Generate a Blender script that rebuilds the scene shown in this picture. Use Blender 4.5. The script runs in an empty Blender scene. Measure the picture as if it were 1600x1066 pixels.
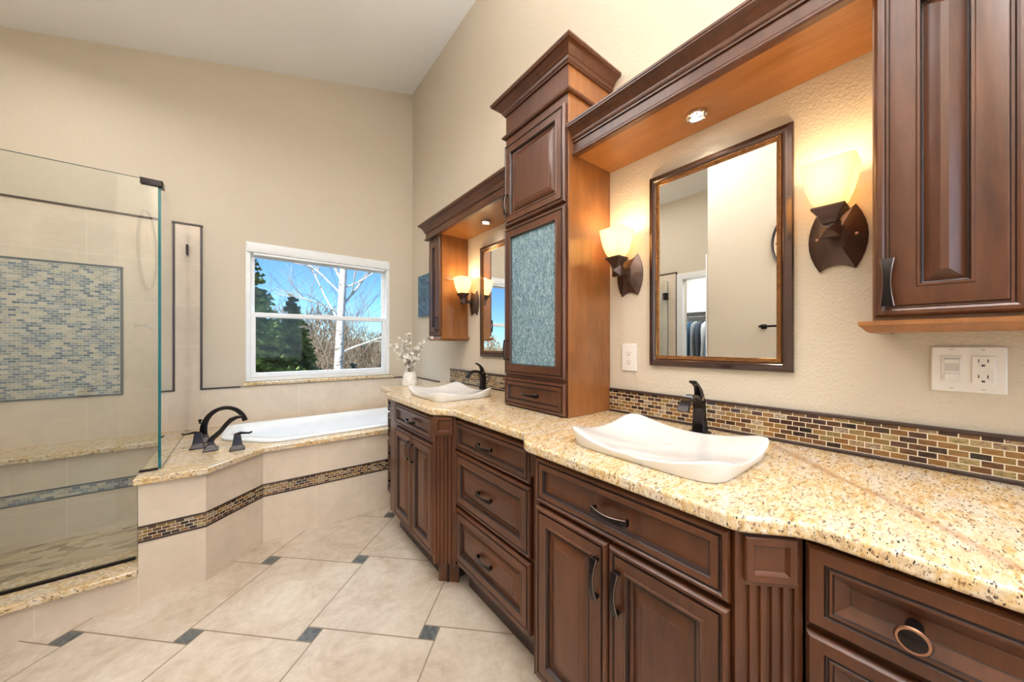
import bpy, bmesh, math, random
from mathutils import Vector, Matrix
from math import radians as R, pi, sin, cos

S = bpy.context.scene
COL = S.collection

# ------------------------------------------------------------------ camera, world, sun, big lights, exposure
cam_d = bpy.data.cameras.new('camera')
cam = bpy.data.objects.new('camera', cam_d); COL.objects.link(cam)
cam_d.sensor_width = 36.0
cam_d.lens = 532.33 / 1600 * 36.0
cam_d.shift_y = (537.79 - 533.0) / 1600
cam_d.clip_start = 0.02; cam_d.clip_end = 300
cam.location = (0, 0, 1.236)
cam.rotation_euler = (pi / 2, 0, -R(38.018))
S.camera = cam
S.view_settings.view_transform = 'Standard'
S.view_settings.look = 'None'
S.view_settings.gamma = 1.0
S.view_settings.use_curve_mapping = False
S.view_settings.exposure = 0.45
S.cycles.use_denoising = True
S.cycles.max_bounces = 10
S.cycles.diffuse_bounces = 5
S.cycles.glossy_bounces = 5
S.cycles.transparent_max_bounces = 16
S.cycles.sample_clamp_indirect = 6.0
S.cycles.caustics_reflective = False
S.cycles.caustics_refractive = False

world = bpy.data.worlds.new('sky'); S.world = world
world.use_nodes = True
wn = world.node_tree
sky = wn.nodes.new('ShaderNodeTexSky')
sky.sky_type = 'NISHITA'; sky.sun_disc = False
sky.sun_elevation = R(38); sky.sun_rotation = R(200)
sky.altitude = 1700; sky.air_density = 1.0; sky.dust_density = 0.4; sky.ozone_density = 2.5
wn.nodes['Background'].inputs['Strength'].default_value = 0.12
_mx = wn.nodes.new('ShaderNodeMix'); _mx.data_type = 'RGBA'; _mx.blend_type = 'MULTIPLY'; _mx.inputs[0].default_value = 1.0
wn.links.new(sky.outputs[0], _mx.inputs[6]); _mx.inputs[7].default_value = (0.62, 0.92, 1.18, 1)
wn.links.new(_mx.outputs[2], wn.nodes['Background'].inputs['Color'])

def lamp(name, kind, loc, rot, energy, color, size=None, size_y=None, spread=None):
    d = bpy.data.lights.new(name, kind); d.energy = energy; d.color = color
    if kind == 'AREA':
        d.size = size
        if size_y: d.shape = 'RECTANGLE'; d.size_y = size_y
        if spread: d.spread = spread
    elif kind == 'SUN': d.angle = R(1.0)
    elif size: d.shadow_soft_size = size
    o = bpy.data.objects.new(name, d); o.location = loc; o.rotation_euler = rot
    COL.objects.link(o); return o

lamp('sun', 'SUN', (0, -10, 20), (R(50), 0, R(-60)), 6.5, (1.0, 0.95, 0.88))
lamp('added_rear_daylight', 'AREA', (0.15, -1.84, 1.7), (R(90), 0, 0), 18, (0.72, 0.86, 1.0), 1.7, 1.5)  # added cool fill from behind the camera, set in the made-up rear window
lamp('added_sky_fill', 'AREA', (0.60, 4.75, 3.75), (R(-50), 0, 0), 190, (0.74, 0.87, 1.0), 2.4, 1.2)  # added area lamp outside the tub window, stands in for sky light
lamp('added_ceiling_fill', 'AREA', (-0.05, -0.55, 3.12), (0, 0, 0), 15, (1.0, 0.98, 0.96), 1.1)  # added overhead fill behind the camera, no known lamp there
lamp('added_bounce_fill', 'AREA', (0.20, -0.45, 1.9), (pi, 0, 0), 118, (1.0, 0.99, 0.98), 0.8, None, R(125))  # added upward fill that brightens the ceiling and evens the room
lamp('added_ceiling_fill', 'AREA', (-0.30, 1.60, 3.10), (0, 0, 0), 18, (1.0, 0.98, 0.96), 0.9)  # second added overhead fill, over the middle of the room
lamp('cabinet_top_light', 'AREA', (1.28, 0.45, 2.13), (pi, 0, 0), 0.7, (1.0, 0.76, 0.44), 0.10, 0.75)
lamp('cabinet_top_bulb', 'POINT', (1.285, 0.66, 2.135), (0, 0, 0), 1.6, (1.0, 0.76, 0.40), 0.02)
lamp('added_shower_fill', 'AREA', (-0.95, 2.75, 3.05), (0, 0, 0), 5, (1.0, 0.97, 0.93), 0.35)  # added fill to brighten the shower interior, no lamp known

# ------------------------------------------------------------------ measured planes (metres, camera stands at x=0, y=0)
W = 1.402      # vanity wall
YB = 3.52      # window wall
XL = -1.50     # closet wall
YR = -1.95     # rear wall
XP = -0.70     # partition with the clock
YP = 1.42      # partition end
T = 0.913      # vanity stone top
D = 0.596      # tub stone top
def ceil_z(x): return 3.889 - 0.29 * (1.38 - x)

# ------------------------------------------------------------------ object helpers
class MB:
    """collects geometry for ONE mesh object (world coordinates)"""
    def __init__(s): s.v = []; s.f = []; s.m = []
    def face(s, pts, m=0):
        i = len(s.v); s.v += [tuple(p) for p in pts]; s.f.append(tuple(range(i, i + len(pts)))); s.m.append(m)
    def box(s, x0, x1, y0, y1, z0, z1, m=0):
        i = len(s.v)
        s.v += [(x, y, z) for z in (z0, z1) for y in (y0, y1) for x in (x0, x1)]
        for q in ((0, 2, 3, 1), (4, 5, 7, 6), (0, 1, 5, 4), (1, 3, 7, 5), (3, 2, 6, 7), (2, 0, 4, 6)):
            s.f.append(tuple(i + k for k in q)); s.m.append(m)
        return s
    def rings(s, rings, m=0, cap0=True, cap1=True, closed=True, ms=None):
        """list of equally long point rings -> skinned surface"""
        i = len(s.v); n = len(rings[0])
        for r in rings: s.v += [tuple(p) for p in r]
        for k in range(len(rings) - 1):
            for j in range(n if closed else n - 1):
                a = i + k * n + j; b = i + k * n + (j + 1) % n
                s.f.append((a, b, b + n, a + n)); s.m.append(ms[k] if ms else m)
        if cap0: s.f.append(tuple(i + j for j in reversed(range(n)))); s.m.append(m)
        if cap1: s.f.append(tuple(i + (len(rings) - 1) * n + j for j in range(n))); s.m.append(m)
        return s
    def prism(s, poly, z0, z1, m=0):
        return s.rings([[(x, y, z0) for x, y in poly], [(x, y, z1) for x, y in poly]], m)
    def lathe(s, c, prof, n=24, m=0, axis='Z'):
        rr = []
        for r, h in prof:
            ring = []
            for k in range(n):
                a = 2 * pi * k / n
                if axis == 'Z': ring.append((c[0] + r * cos(a), c[1] + r * sin(a), c[2] + h))
                elif axis == 'X': ring.append((c[0] + h, c[1] + r * cos(a), c[2] + r * sin(a)))
                else: ring.append((c[0] + r * cos(a), c[1] + h, c[2] + r * sin(a)))
            rr.append(ring)
        return s.rings(rr, m)
    def tube(s, pts, rad, n=10, m=0):
        """round tube along a 3-D path, radius number or list"""
        pts = [Vector(p) for p in pts]; rr = []
        up = Vector((0.13, 0.21, 1)).normalized()
        for k, p in enumerate(pts):
            t = (pts[min(k + 1, len(pts) - 1)] - pts[max(k - 1, 0)]).normalized()
            a = t.cross(up)
            if a.length < 0.05: a = t.cross(Vector((1, 0, 0)))
            a.normalize(); b = t.cross(a)
            r = rad[k] if isinstance(rad, (list, tuple)) else rad
            rr.append([p + a * r * cos(2 * pi * j / n) + b * r * sin(2 * pi * j / n) for j in range(n)])
        return s.rings(rr, m)
    def bar(s, pts, side, ws, ts, m=0, ch=0.25):
        """chamfered rectangular section swept along a path; side = constant width direction"""
        pts = [Vector(p) for p in pts]; side = Vector(side).normalized(); rr = []
        for k, p in enumerate(pts):
            t = (pts[min(k + 1, len(pts) - 1)] - pts[max(k - 1, 0)]).normalized()
            b = t.cross(side).normalized()
            w = (ws[k] if isinstance(ws, (list, tuple)) else ws) / 2
            h = (ts[k] if isinstance(ts, (list, tuple)) else ts) / 2
            c = ch * min(w, h)
            rr.append([p + side * x + b * y for x, y in ((w - c, h), (w, h - c), (w, c - h), (w - c, -h), (c - w, -h), (-w, c - h), (-w, h - c), (c - w, h))])
        return s.rings(rr, m)

def build(name, mb, mats, parent=None, smooth=False, bevel=0, seg=2, sub=0, angle=35, tri=True):
    me = bpy.data.meshes.new(name)
    me.from_pydata(mb.v, [], mb.f)
    if not isinstance(mats, (list, tuple)): mats = [mats]
    for m in mats: me.materials.append(m)
    me.polygons.foreach_set('material_index', mb.m)
    bm = bmesh.new(); bm.from_mesh(me)
    bmesh.ops.remove_doubles(bm, verts=bm.verts, dist=1e-5)
    bmesh.ops.recalc_face_normals(bm, faces=bm.faces)
    bm.to_mesh(me); bm.free()
    o = bpy.data.objects.new(name, me); COL.objects.link(o)
    if parent is not None:
        o.parent = parent
        p = parent; off = Vector((0, 0, 0))
        while p is not None: off += p.location; p = p.parent
        o.location = -off
    if bevel:
        b = o.modifiers.new('bevel', 'BEVEL'); b.width = bevel; b.segments = seg
        b.limit_method = 'ANGLE'; b.angle_limit = R(40); b.harden_normals = False
    if sub:
        q = o.modifiers.new('subd', 'SUBSURF'); q.levels = sub; q.render_levels = sub
    if smooth or bevel or sub:
        me.polygons.foreach_set('use_smooth', [True] * len(me.polygons))
        if not sub:
            for e in me.edges: pass
            try: me.set_sharp_from_angle(angle=R(angle))
            except Exception: pass
    return o

def thing(name, label, cat, loc=(0, 0, 0), group=None):
    o = bpy.data.objects.new(name, None); COL.objects.link(o)
    o.location = loc; o.empty_display_size = 0.05
    return tag(o, label, cat, group)
def tag(o, label, cat, group=None, kind=None):
    o['label'] = label; o['category'] = cat
    if group: o['group'] = group
    if kind: o['kind'] = kind
    return o
def struct(o): o['kind'] = 'structure'; return o

# ------------------------------------------------------------------ material helpers
class N:
    def __init__(s, name):
        s.mat = bpy.data.materials.new(name); s.mat.use_nodes = True
        s.t = s.mat.node_tree; s.b = s.t.nodes['Principled BSDF']; s._pos = None
    def n(s, k, **kw):
        x = s.t.nodes.new(k)
        for a, b in kw.items(): setattr(x, a, b)
        return x
    def l(s, a, b): s.t.links.new(a, b)
    def put(s, sock, v):
        if isinstance(v, bpy.types.NodeSocket): s.l(v, sock)
        elif isinstance(v, (tuple, list)) and len(v) == 3 and sock.type == 'RGBA': sock.default_value = (*v, 1)
        else: sock.default_value = v
    def pos(s):
        if not s._pos: s._pos = s.n('ShaderNodeTexCoord').outputs['Object']
        return s._pos
    def math(s, op, a, b=None, c=None):
        x = s.n('ShaderNodeMath', operation=op); s.put(x.inputs[0], a)
        if b is not None: s.put(x.inputs[1], b)
        if c is not None: s.put(x.inputs[2], c)
        return x.outputs[0]
    def dot(s, v):
        x = s.n('ShaderNodeVectorMath', operation='DOT_PRODUCT'); s.l(s.pos(), x.inputs[0]); x.inputs[1].default_value = v
        return x.outputs['Value']
    def xyz(s, a, b, c=0.0):
        x = s.n('ShaderNodeCombineXYZ')
        for k, v in enumerate((a, b, c)): s.put(x.inputs[k], v)
        return x.outputs[0]
    def scale(s, sc, rot=(0, 0, 0)):
        x = s.n('ShaderNodeMapping'); s.l(s.pos(), x.inputs[0]); x.inputs['Scale'].default_value = sc; x.inputs['Rotation'].default_value = rot
        return x.outputs[0]
    def noise(s, scale, detail=3, rough=0.55, vec=None, dist=0.0):
        x = s.n('ShaderNodeTexNoise'); s.l(vec or s.pos(), x.inputs['Vector'])
        x.inputs['Scale'].default_value = scale; x.inputs['Detail'].default_value = detail
        x.inputs['Roughness'].default_value = rough; x.inputs['Distortion'].default_value = dist
        return x.outputs['Fac']
    def voro(s, scale, vec=None, out='Distance', feature='F1'):
        x = s.n('ShaderNodeTexVoronoi', feature=feature); s.l(vec or s.pos(), x.inputs['Vector']); x.inputs['Scale'].default_value = scale
        return x.outputs[out]
    def ramp(s, fac, stops, interp='LINEAR'):
        x = s.n('ShaderNodeValToRGB'); s.l(fac, x.inputs[0]); e = x.color_ramp.elements; x.color_ramp.interpolation = interp
        while len(e) < len(stops): e.new(0.5)
        for q, (p, c) in zip(e, stops): q.position = p; q.color = (*(c if isinstance(c, tuple) else (c, c, c)), 1)
        return x.outputs['Color']
    def mix(s, f, a, b, mode='MIX'):
        x = s.n('ShaderNodeMix', data_type='RGBA', blend_type=mode)
        s.put(x.inputs[0], f); s.put(x.inputs[6], a); s.put(x.inputs[7], b)
        return x.outputs[2]
    def bump(s, h, strength=0.3, dist=0.002):
        x = s.n('ShaderNodeBump'); s.l(h, x.inputs['Height']); x.inputs['Strength'].default_value = strength; x.inputs['Distance'].default_value = dist
        s.l(x.outputs[0], s.b.inputs['Normal'])
    def fin(s, color=None, rough=0.5, metal=0.0, spec=None, coat=None, emit=None, es=0):
        if color is not None: s.put(s.b.inputs['Base Color'], color)
        s.put(s.b.inputs['Roughness'], rough); s.b.inputs['Metallic'].default_value = metal
        if spec is not None: s.b.inputs['Specular IOR Level'].default_value = spec
        if coat: s.b.inputs['Coat Weight'].default_value = coat; s.b.inputs['Coat Roughness'].default_value = 0.12
        if emit: s.b.inputs['Emission Color'].default_value = (*emit, 1); s.b.inputs['Emission Strength'].default_value = es
        return s.mat

def m_paint(name, c, bs=0.38, scale=120):
    m = N(name)
    h = m.noise(scale, 3, 0.6)
    h2 = m.ramp(h, [(0.38, 0.0), (0.62, 1.0)])
    m.bump(h2, bs, 0.0022)
    col = m.mix(m.noise(1.3, 2), c, tuple(min(1, x * 1.04) for x in c))
    return m.fin(col, 0.72)

def m_wood(name, dark, light, rough=0.36, coat=0.10, vert=True):
    m = N(name)
    v = m.scale((9, 9, 1.3) if vert else (9, 1.3, 9))
    g = m.noise(3.2, 6, 0.62, v, 0.6)
    g2 = m.noise(16, 3, 0.6, v)
    blot = m.noise(3.0, 2, 0.5)
    f = m.math('MULTIPLY_ADD', g2, 0.16, m.math('MULTIPLY_ADD', g, 0.44, m.math('MULTIPLY', blot, 0.55)))
    c = m.ramp(f, [(0.36, dark), (0.76, light)])
    m.put(m.b.inputs['Roughness'], 0.4)
    m.bump(g2, 0.06, 0.0006)
    return m.fin(c, rough, coat=coat)

def m_granite(name):
    m = N(name)
    rot = (0, 0, R(-42))
    v = m.scale((1.0, 2.8, 1.6), rot)
    big = m.noise(7, 4, 0.6, v, 0.5)
    mid = m.noise(38, 5, 0.7, v, 0.3)
    base = m.ramp(mid, [(0.30, (0.42, 0.25, 0.10)), (0.42, (0.62, 0.41, 0.18)), (0.53, (0.71, 0.55, 0.33)), (0.66, (0.80, 0.73, 0.60))])
    grey = m.ramp(big, [(0.45, 0.0), (0.68, 0.6)])
    base = m.mix(grey, base, (0.70, 0.66, 0.60))
    fl = m.noise(58, 3, 0.62, v, 0.4)
    brown = m.ramp(fl, [(0.585, 0.0), (0.63, 1.0)])
    base = m.mix(m.math('MULTIPLY', brown, 0.8), base, (0.17, 0.075, 0.03))
    fine = m.noise(80, 3, 0.6, v, 0.3)
    dk = m.ramp(fine, [(0.615, 0.0), (0.645, 1.0)])
    base = m.mix(dk, base, (0.02, 0.014, 0.012))
    # brown vein running along the slab
    vx = m.math('ADD', m.dot((0.667, -0.745, 0)), m.math('MULTIPLY', m.noise(5, 3), 0.05))
    vein = m.math('ABSOLUTE', m.math('SUBTRACT', vx, 0.661))
    vf = m.ramp(vein, [(0.0, 0.6), (0.008, 0.35), (0.018, 0.0)])
    base = m.mix(vf, base, (0.30, 0.15, 0.07))
    return m.fin(base, 0.12, spec=0.55)

def m_tile(name, c, axis, u0, du, v0=None, dv=1.0, grout=(0.80, 0.72, 0.60), gw=0.0022, var=0.10):
    m = N(name)
    n1 = m.noise(3.2, 4, 0.6, None, 0.5); n2 = m.noise(22, 3, 0.6)
    f = m.math('MULTIPLY_ADD', n2, 0.3, m.math('MULTIPLY', n1, 0.7))
    lo = tuple(x * (1 - var) for x in c); hi = tuple(min(1, x * (1 + var)) for x in c)
    base = m.ramp(f, [(0.32, lo), (0.68, hi)])
    u = m.math('DIVIDE', m.math('SUBTRACT', m.dot(axis), u0), du)
    d = m.math('MULTIPLY', m.math('ABSOLUTE', m.math('SUBTRACT', u, m.math('ROUND', u))), du)
    g = m.math('LESS_THAN', d, gw)
    if v0 is not None:
        w = m.math('DIVIDE', m.math('SUBTRACT', m.dot((0, 0, 1)), v0), dv)
        d2 = m.math('MULTIPLY', m.math('ABSOLUTE', m.math('SUBTRACT', w, m.math('ROUND', w))), dv)
        g = m.math('MAXIMUM', g, m.math('LESS_THAN', d2, gw))
    col = m.mix(m.math('MULTIPLY', g, 0.6), base, grout)
    return m.fin(col, 0.35)

def m_mosaic(name, axis, stops, grout, bw=0.0325, bh=0.0158, gw=0.0011, v0=0.0, streak=True, rough=0.12):
    """little glass bricks in running bond, each with a colour of its own"""
    m = N(name)
    v = m.math('DIVIDE', m.math('SUBTRACT', m.dot((0, 0, 1)), v0), bh)
    row = m.math('FLOOR', v); fv = m.math('SUBTRACT', v, row)
    u = m.math('ADD', m.math('DIVIDE', m.dot(axis), bw), m.math('MULTIPLY', m.math('MODULO', m.math('ABSOLUTE', row), 2.0), 0.5))
    cl = m.math('FLOOR', u); fu = m.math('SUBTRACT', u, cl)
    wn_ = m.n('ShaderNodeTexWhiteNoise', noise_dimensions='3D'); m.l(m.xyz(cl, row, 3.0), wn_.inputs['Vector'])
    rnd = wn_.outputs['Value']
    if streak:
        vv = m.n('ShaderNodeVectorMath', operation='ADD'); m.l(m.scale((55, 55, 160), (0.3, 0.3, 0.3)), vv.inputs[0]); m.l(wn_.outputs['Color'], vv.inputs[1])
        s_ = m.noise(1.0, 3, 0.6, vv.outputs[0], 1.2)
        rnd2 = m.math('MULTIPLY_ADD', m.math('SUBTRACT', s_, 0.5), 0.55, rnd)
    else: rnd2 = rnd
    c = m.ramp(rnd2, stops)
    eu = m.math('MULTIPLY', m.math('MINIMUM', fu, m.math('SUBTRACT', 1.0, fu)), bw)
    ev = m.math('MULTIPLY', m.math('MINIMUM', fv, m.math('SUBTRACT', 1.0, fv)), bh)
    g = m.math('LESS_THAN', m.math('MINIMUM', eu, ev), gw)
    col = m.mix(g, c, grout)
    m.bump(m.math('SUBTRACT', 1.0, g), 0.5, 0.001)
    return m.fin(col, m.math('MULTIPLY_ADD', g, 0.5, rough))

def m_plain(name, c, rough=0.5, metal=0.0, spec=None, coat=None, emit=None, es=0, nb=0):
    m = N(name)
    f = m.noise(14, 3)
    col = m.mix(f, tuple(x * 0.93 for x in c), tuple(min(1, x * 1.05) for x in c))
    if nb: m.bump(m.noise(nb, 3), 0.3, 0.001)
    return m.fin(col, rough, metal, spec, coat, emit, es)

def m_glass(name, tint, f0=0.06, rough=0.0):
    """thin pane: clear with fresnel reflection, same for every ray"""
    m = N(name); t = m.t
    tr = m.n('ShaderNodeBsdfTransparent'); tr.inputs[0].default_value = (*tint, 1)
    gl = m.n('ShaderNodeBsdfGlossy'); gl.inputs['Roughness'].default_value = rough; gl.inputs['Color'].default_value = (1, 1, 1, 1)
    fr = m.n('ShaderNodeFresnel'); bf = m.n('ShaderNodeNewGeometry').outputs['Backfacing']; m.l(m.math('MULTIPLY_ADD', bf, 1 / 1.5 - 1.5, 1.5), fr.inputs['IOR'])
    k = m.math('MULTIPLY', fr.outputs[0], f0 / 0.04)
    k = m.math('MINIMUM', k, 1.0)
    mx = m.n('ShaderNodeMixShader'); m.l(k, mx.inputs[0]); m.l(tr.outputs[0], mx.inputs[1]); m.l(gl.outputs[0], mx.inputs[2])
    out = [x for x in t.nodes if x.type == 'OUTPUT_MATERIAL'][0]
    m.l(mx.outputs[0], out.inputs['Surface'])
    return m.mat

WALLC = (0.60, 0.530, 0.425)
M = dict(
    paint=m_paint('beige_paint', WALLC),
    ceiling=m_paint('white_ceiling', (0.88, 0.885, 0.89), 0.12),
    white=m_plain('white_gloss', (0.80, 0.80, 0.79), 0.3),
    vinyl=m_plain('white_vinyl', (0.86, 0.88, 0.90), 0.35),
    plate=m_plain('white_plate', (0.82, 0.79, 0.75), 0.3),
    slot=m_plain('dark_slot', (0.03, 0.028, 0.025), 0.5),
    wood=m_wood('cherry_glazed', (0.032, 0.0080, 0.0027), (0.114, 0.035, 0.0102)),
    lamplit_wood=m_wood('cherry_lamplit', (0.115, 0.038, 0.010), (0.29, 0.112, 0.030), 0.28, 0.3),  # same cherry stain as the fronts, warm lamplight put into the colour
    soffit=m_wood('cherry_soffit_lamplit', (0.17, 0.062, 0.016), (0.33, 0.14, 0.04), 0.28, 0.3, False),  # cherry stain turned amber, lamp glow under the valance painted in
    granite=m_granite('speckled_granite'),
    bronze=m_plain('oil_rubbed_bronze', (0.020, 0.016, 0.016), 0.24, 0.75),
    copper=m_plain('worn_copper_edge', (0.42, 0.22, 0.14), 0.3, 0.9),
    dark=m_plain('dark_trim', (0.035, 0.017, 0.013), 0.35),
    rubbed=m_plain('rubbed_edge_metal', (0.24, 0.17, 0.15), 0.35, 0.9),
    chrome=m_plain('chrome', (0.8, 0.8, 0.8), 0.08, 1.0),
    porcelain=m_plain('white_porcelain', (0.76, 0.76, 0.755), 0.06, spec=0.6),
    acrylic=m_plain('white_acrylic', (0.84, 0.86, 0.88), 0.12),
    glass=m_glass('shower_glass_clear', (0.965, 0.985, 0.975), 0.075),
    edge=m_plain('green_glass_edge', (0.0, 0.13, 0.14), 0.08),
    pane=m_glass('window_glass', (0.97, 0.98, 0.98), 0.008),
    mirror=N('mirror_silver').fin((0.93, 0.94, 0.93), 0.0, 1.0),
)
TC = (0.69, 0.585, 0.465)
M['glaze'] = m_plain('dark_glaze_line', (0.022, 0.008, 0.005), 0.4)
M['tile_back'] = m_tile('tile_beige_back', TC, (1, 0, 0), -0.83, 0.60, 0.60, 0.31)
M['tile_right'] = m_tile('tile_beige_right', TC, (0, 1, 0), 2.85, 0.60, 0.60, 0.31)
M['tile_front'] = m_tile('tile_beige_front', TC, (1, 0, 0), 0.375, 0.302, gw=0.002)
M['tile_curb'] = m_tile('tile_beige_curb', TC, (1, 0, 0), -0.705, 0.302, gw=0.002)
M['tile_diag'] = m_tile('tile_beige_diagonal', TC, (0.7071, 0.7071, 0), 1.885, 0.6, gw=0.002)
BR = [(0.0, (0.015, 0.008, 0.007)), (0.26, (0.055, 0.022, 0.014)), (0.44, (0.14, 0.062, 0.020)), (0.60, (0.25, 0.125, 0.035)), (0.74, (0.15, 0.105, 0.035)), (0.86, (0.38, 0.29, 0.14)), (0.93, (0.13, 0.055, 0.045)), (1.0, (0.36, 0.31, 0.22))]
GR = (0.70, 0.61, 0.46)
M['mos_y'] = m_mosaic('brown_glass_mosaic', (0, 1, 0), BR, GR, v0=0.925)
M['mos_x'] = m_mosaic('brown_glass_mosaic_front', (1, 0, 0), BR, GR, v0=0.292)
M['mos_d'] = m_mosaic('brown_glass_mosaic_diagonal', (0.7071, 0.7071, 0), BR, GR, v0=0.292)
BL = [(0.0, (0.10, 0.14, 0.19)), (0.25, (0.20, 0.25, 0.29)), (0.45, (0.33, 0.34, 0.32)), (0.65, (0.48, 0.44, 0.34)), (0.85, (0.60, 0.56, 0.46)), (1.0, (0.24, 0.30, 0.36))]
M['mos_blue'] = m_mosaic('blue_grey_mosaic', (1, 0, 0), BL, (0.66, 0.62, 0.53), v0=0.9, streak=False)
M['mos_bench'] = m_mosaic('blue_grey_mosaic_band', (1, 0, 0), BL, (0.58, 0.55, 0.48), v0=0.337, streak=False)

# ------------------------------------------------------------------ room shell
def wallquad(name, pts, mat, thick=None):
    mb = MB(); mb.face(pts); return struct(build(name, mb, mat))
def solid(name, poly_xy_z, mat): pass

# floor: hopscotch pattern, big stone squares and little slate ones
def floor_mesh():
    mb = MB(); a, b = 0.501, 0.071
    p = Vector((1, -1)).normalized(); q = Vector((1, 1)).normalized()
    c = Vector((-0.189, 1.976)); org = c - (a + b / 2) * p - (b / 2) * q
    g = 0.0028
    x0, x1, y0, y1 = XL - 1.3, W, YR, YB
    def clip(poly):
        for ax, lim, sg in ((0, x0, 1), (0, x1, -1), (1, y0, 1), (1, y1, -1)):
            out = []
            for i in range(len(poly)):
                A, B = poly[i], poly[(i + 1) % len(poly)]
                da, db = (A[ax] - lim) * sg, (B[ax] - lim) * sg
                if da >= 0: out.append(A)
                if (da >= 0) != (db >= 0):
                    t_ = da / (da - db); out.append((A[0] + (B[0] - A[0]) * t_, A[1] + (B[1] - A[1]) * t_))
            poly = out
            if len(poly) < 3: return None
        return poly
    for i in range(-14, 15):
        for j in range(-14, 15):
            o = org + i * (a * p + b * q) + j * (-b * p + a * q)
            for (s0, t0, s, m) in ((0, 0, a, 0), (a, 0, b, 1)):
                pl = [o + p * (s0 + dx) + q * (t0 + dy) for dx, dy in ((g, g), (s - g, g), (s - g, s - g), (g, s - g))]
                pl = clip([(v.x, v.y) for v in pl])
                if pl: mb.face([(x, y, 0.0) for x, y in pl], m)
    mb.face([(x0, y0, -0.0015), (x1, y0, -0.0015), (x1, y1, -0.0015), (x0, y1, -0.0015)], 2)
    return mb
def m_stone_floor():
    m = N('floor_stone')
    n1 = m.noise(2.2, 5, 0.62, None, 1.0); n2 = m.noise(26, 4, 0.7); n3 = m.noise(5.5, 5, 0.7, None, 2.0)
    f = m.math('MULTIPLY_ADD', n2, 0.25, m.math('MULTIPLY_ADD', n3, 0.35, m.math('MULTIPLY', n1, 0.45)))
    c = m.ramp(f, [(0.38, (0.39, 0.305, 0.22)), (0.52, (0.54, 0.455, 0.36)), (0.66, (0.65, 0.575, 0.48))])
    m.bump(n2, 0.12, 0.001)
    return m.fin(c, 0.30)
def m_slate():
    m = N('floor_slate'); f = m.noise(40, 3, 0.7, m.scale((1, 1, 1), (0, 0, 0.8)), 0.8)
    c = m.ramp(f, [(0.35, (0.045, 0.050, 0.052)), (0.7, (0.15, 0.16, 0.155))]); m.bump(f, 0.4, 0.001)
    return m.fin(c, 0.4)
fl = build('floor', floor_mesh(), [m_stone_floor(), m_slate(), m_plain('floor_grout', (0.26, 0.20, 0.14), 0.8)])
struct(fl)

# window opening in the window wall
WX0, WX1, WZ0, WZ1 = 0.0, 1.16, 0.925, 2.078
TZ = 0.888           # low tile line
THK = 0.16
def wall_window():
    mb = MB(); z9 = 4.3
    def slab(x0, x1, z0, z1): mb.box(x0, x1, YB, YB + THK, z0, z1)
    slab(XL - 1.4, WX0, -0.2, z9); slab(WX1, W + 0.2, -0.2, z9); slab(WX0, WX1, -0.2, WZ0); slab(WX0, WX1, WZ1, z9)
    return mb
struct(build('wall_window', wall_window(), M['paint']))
mb = MB(); mb.box(W, W + THK, YR - 0.2, YB + THK, -0.2, 4.4); struct(build('wall_right', mb, M['paint']))
# closet wall (left) with door opening
DY0, DY1, DZ = 1.50, 2.03, 2.04
mb = MB()
mb.box(XL - 0.10, XL, DY1, YB, -0.2, 3.6); mb.box(XL - 0.10, XL, YP - 0.1, DY0, -0.2, 3.6); mb.box(XL - 0.10, XL, DY0, DY1, DZ, 3.6)
struct(build('wall_left', mb, M['paint']))
mb = MB(); mb.box(XP - 0.12, XP, YR - 0.2, YP, -0.1, 3.9); mb.box(XL - 0.1, XP - 0.12, YP - 0.12, YP, -0.1, 3.9)
struct(build('wall_partition', mb, M['paint'], bevel=0.012))
# rear wall with an added window opening, made up to go with the daylight fill
mb = MB()
mb.box(XP, -0.75 + 0.05, YR - 0.12, YR, -0.2, 4.3); mb.box(1.05, W + 0.1, YR - 0.12, YR, -0.2, 4.3)
mb.box(-0.70, 1.05, YR - 0.12, YR, -0.2, 0.9); mb.box(-0.70, 1.05, YR - 0.12, YR, 2.5, 4.3)
struct(build('wall_rear', mb, M['paint']))
mb = MB()
mb.box(-0.70, 1.05, YR - 0.08, YR - 0.03, 0.90, 0.95); mb.box(-0.70, 1.05, YR - 0.08, YR - 0.03, 2.45, 2.5)
for x in (-0.70, 0.15, 1.0): mb.box(x, x + 0.05, YR - 0.08, YR - 0.03, 0.95, 2.45)
struct(build('added_window', mb, M['vinyl']))  # frame of the added rear window
# closet enclosure
mb = MB(); cx0 = -2.75
mb.box(cx0 - 0.1, cx0, 0.9, 3.0, -0.1, 2.6); mb.box(cx0, XL - 0.10, 0.8, 0.9, -0.1, 2.6); mb.box(cx0, XL - 0.10, 2.9, 3.0, -0.1, 2.6)
mb.box(cx0, XL - 0.10, 0.9, 2.9, 2.5, 2.6)
struct(build('wall_closet', mb, M['white']))
lamp('closet_lamp_light', 'AREA', (-2.1, 1.9, 2.45), (0, 0, 0), 16, (0.95, 0.98, 1.0), 0.5)
# sloping ceiling
mb = MB(); xa, xb = XL - 0.15, W + 0.2
mb.rings([[(xa, YR - 0.2, ceil_z(xa)), (xb, YR - 0.2, ceil_z(xb)), (xb, YR - 0.2, ceil_z(xb) + 0.15), (xa, YR - 0.2, ceil_z(xa) + 0.15)],
          [(xa, YB + 0.2, ceil_z(xa)), (xb, YB + 0.2, ceil_z(xb)), (xb, YB + 0.2, ceil_z(xb) + 0.15), (xa, YB + 0.2, ceil_z(xa) + 0.15)]])
struct(build('ceiling', mb, M['ceiling']))

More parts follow.
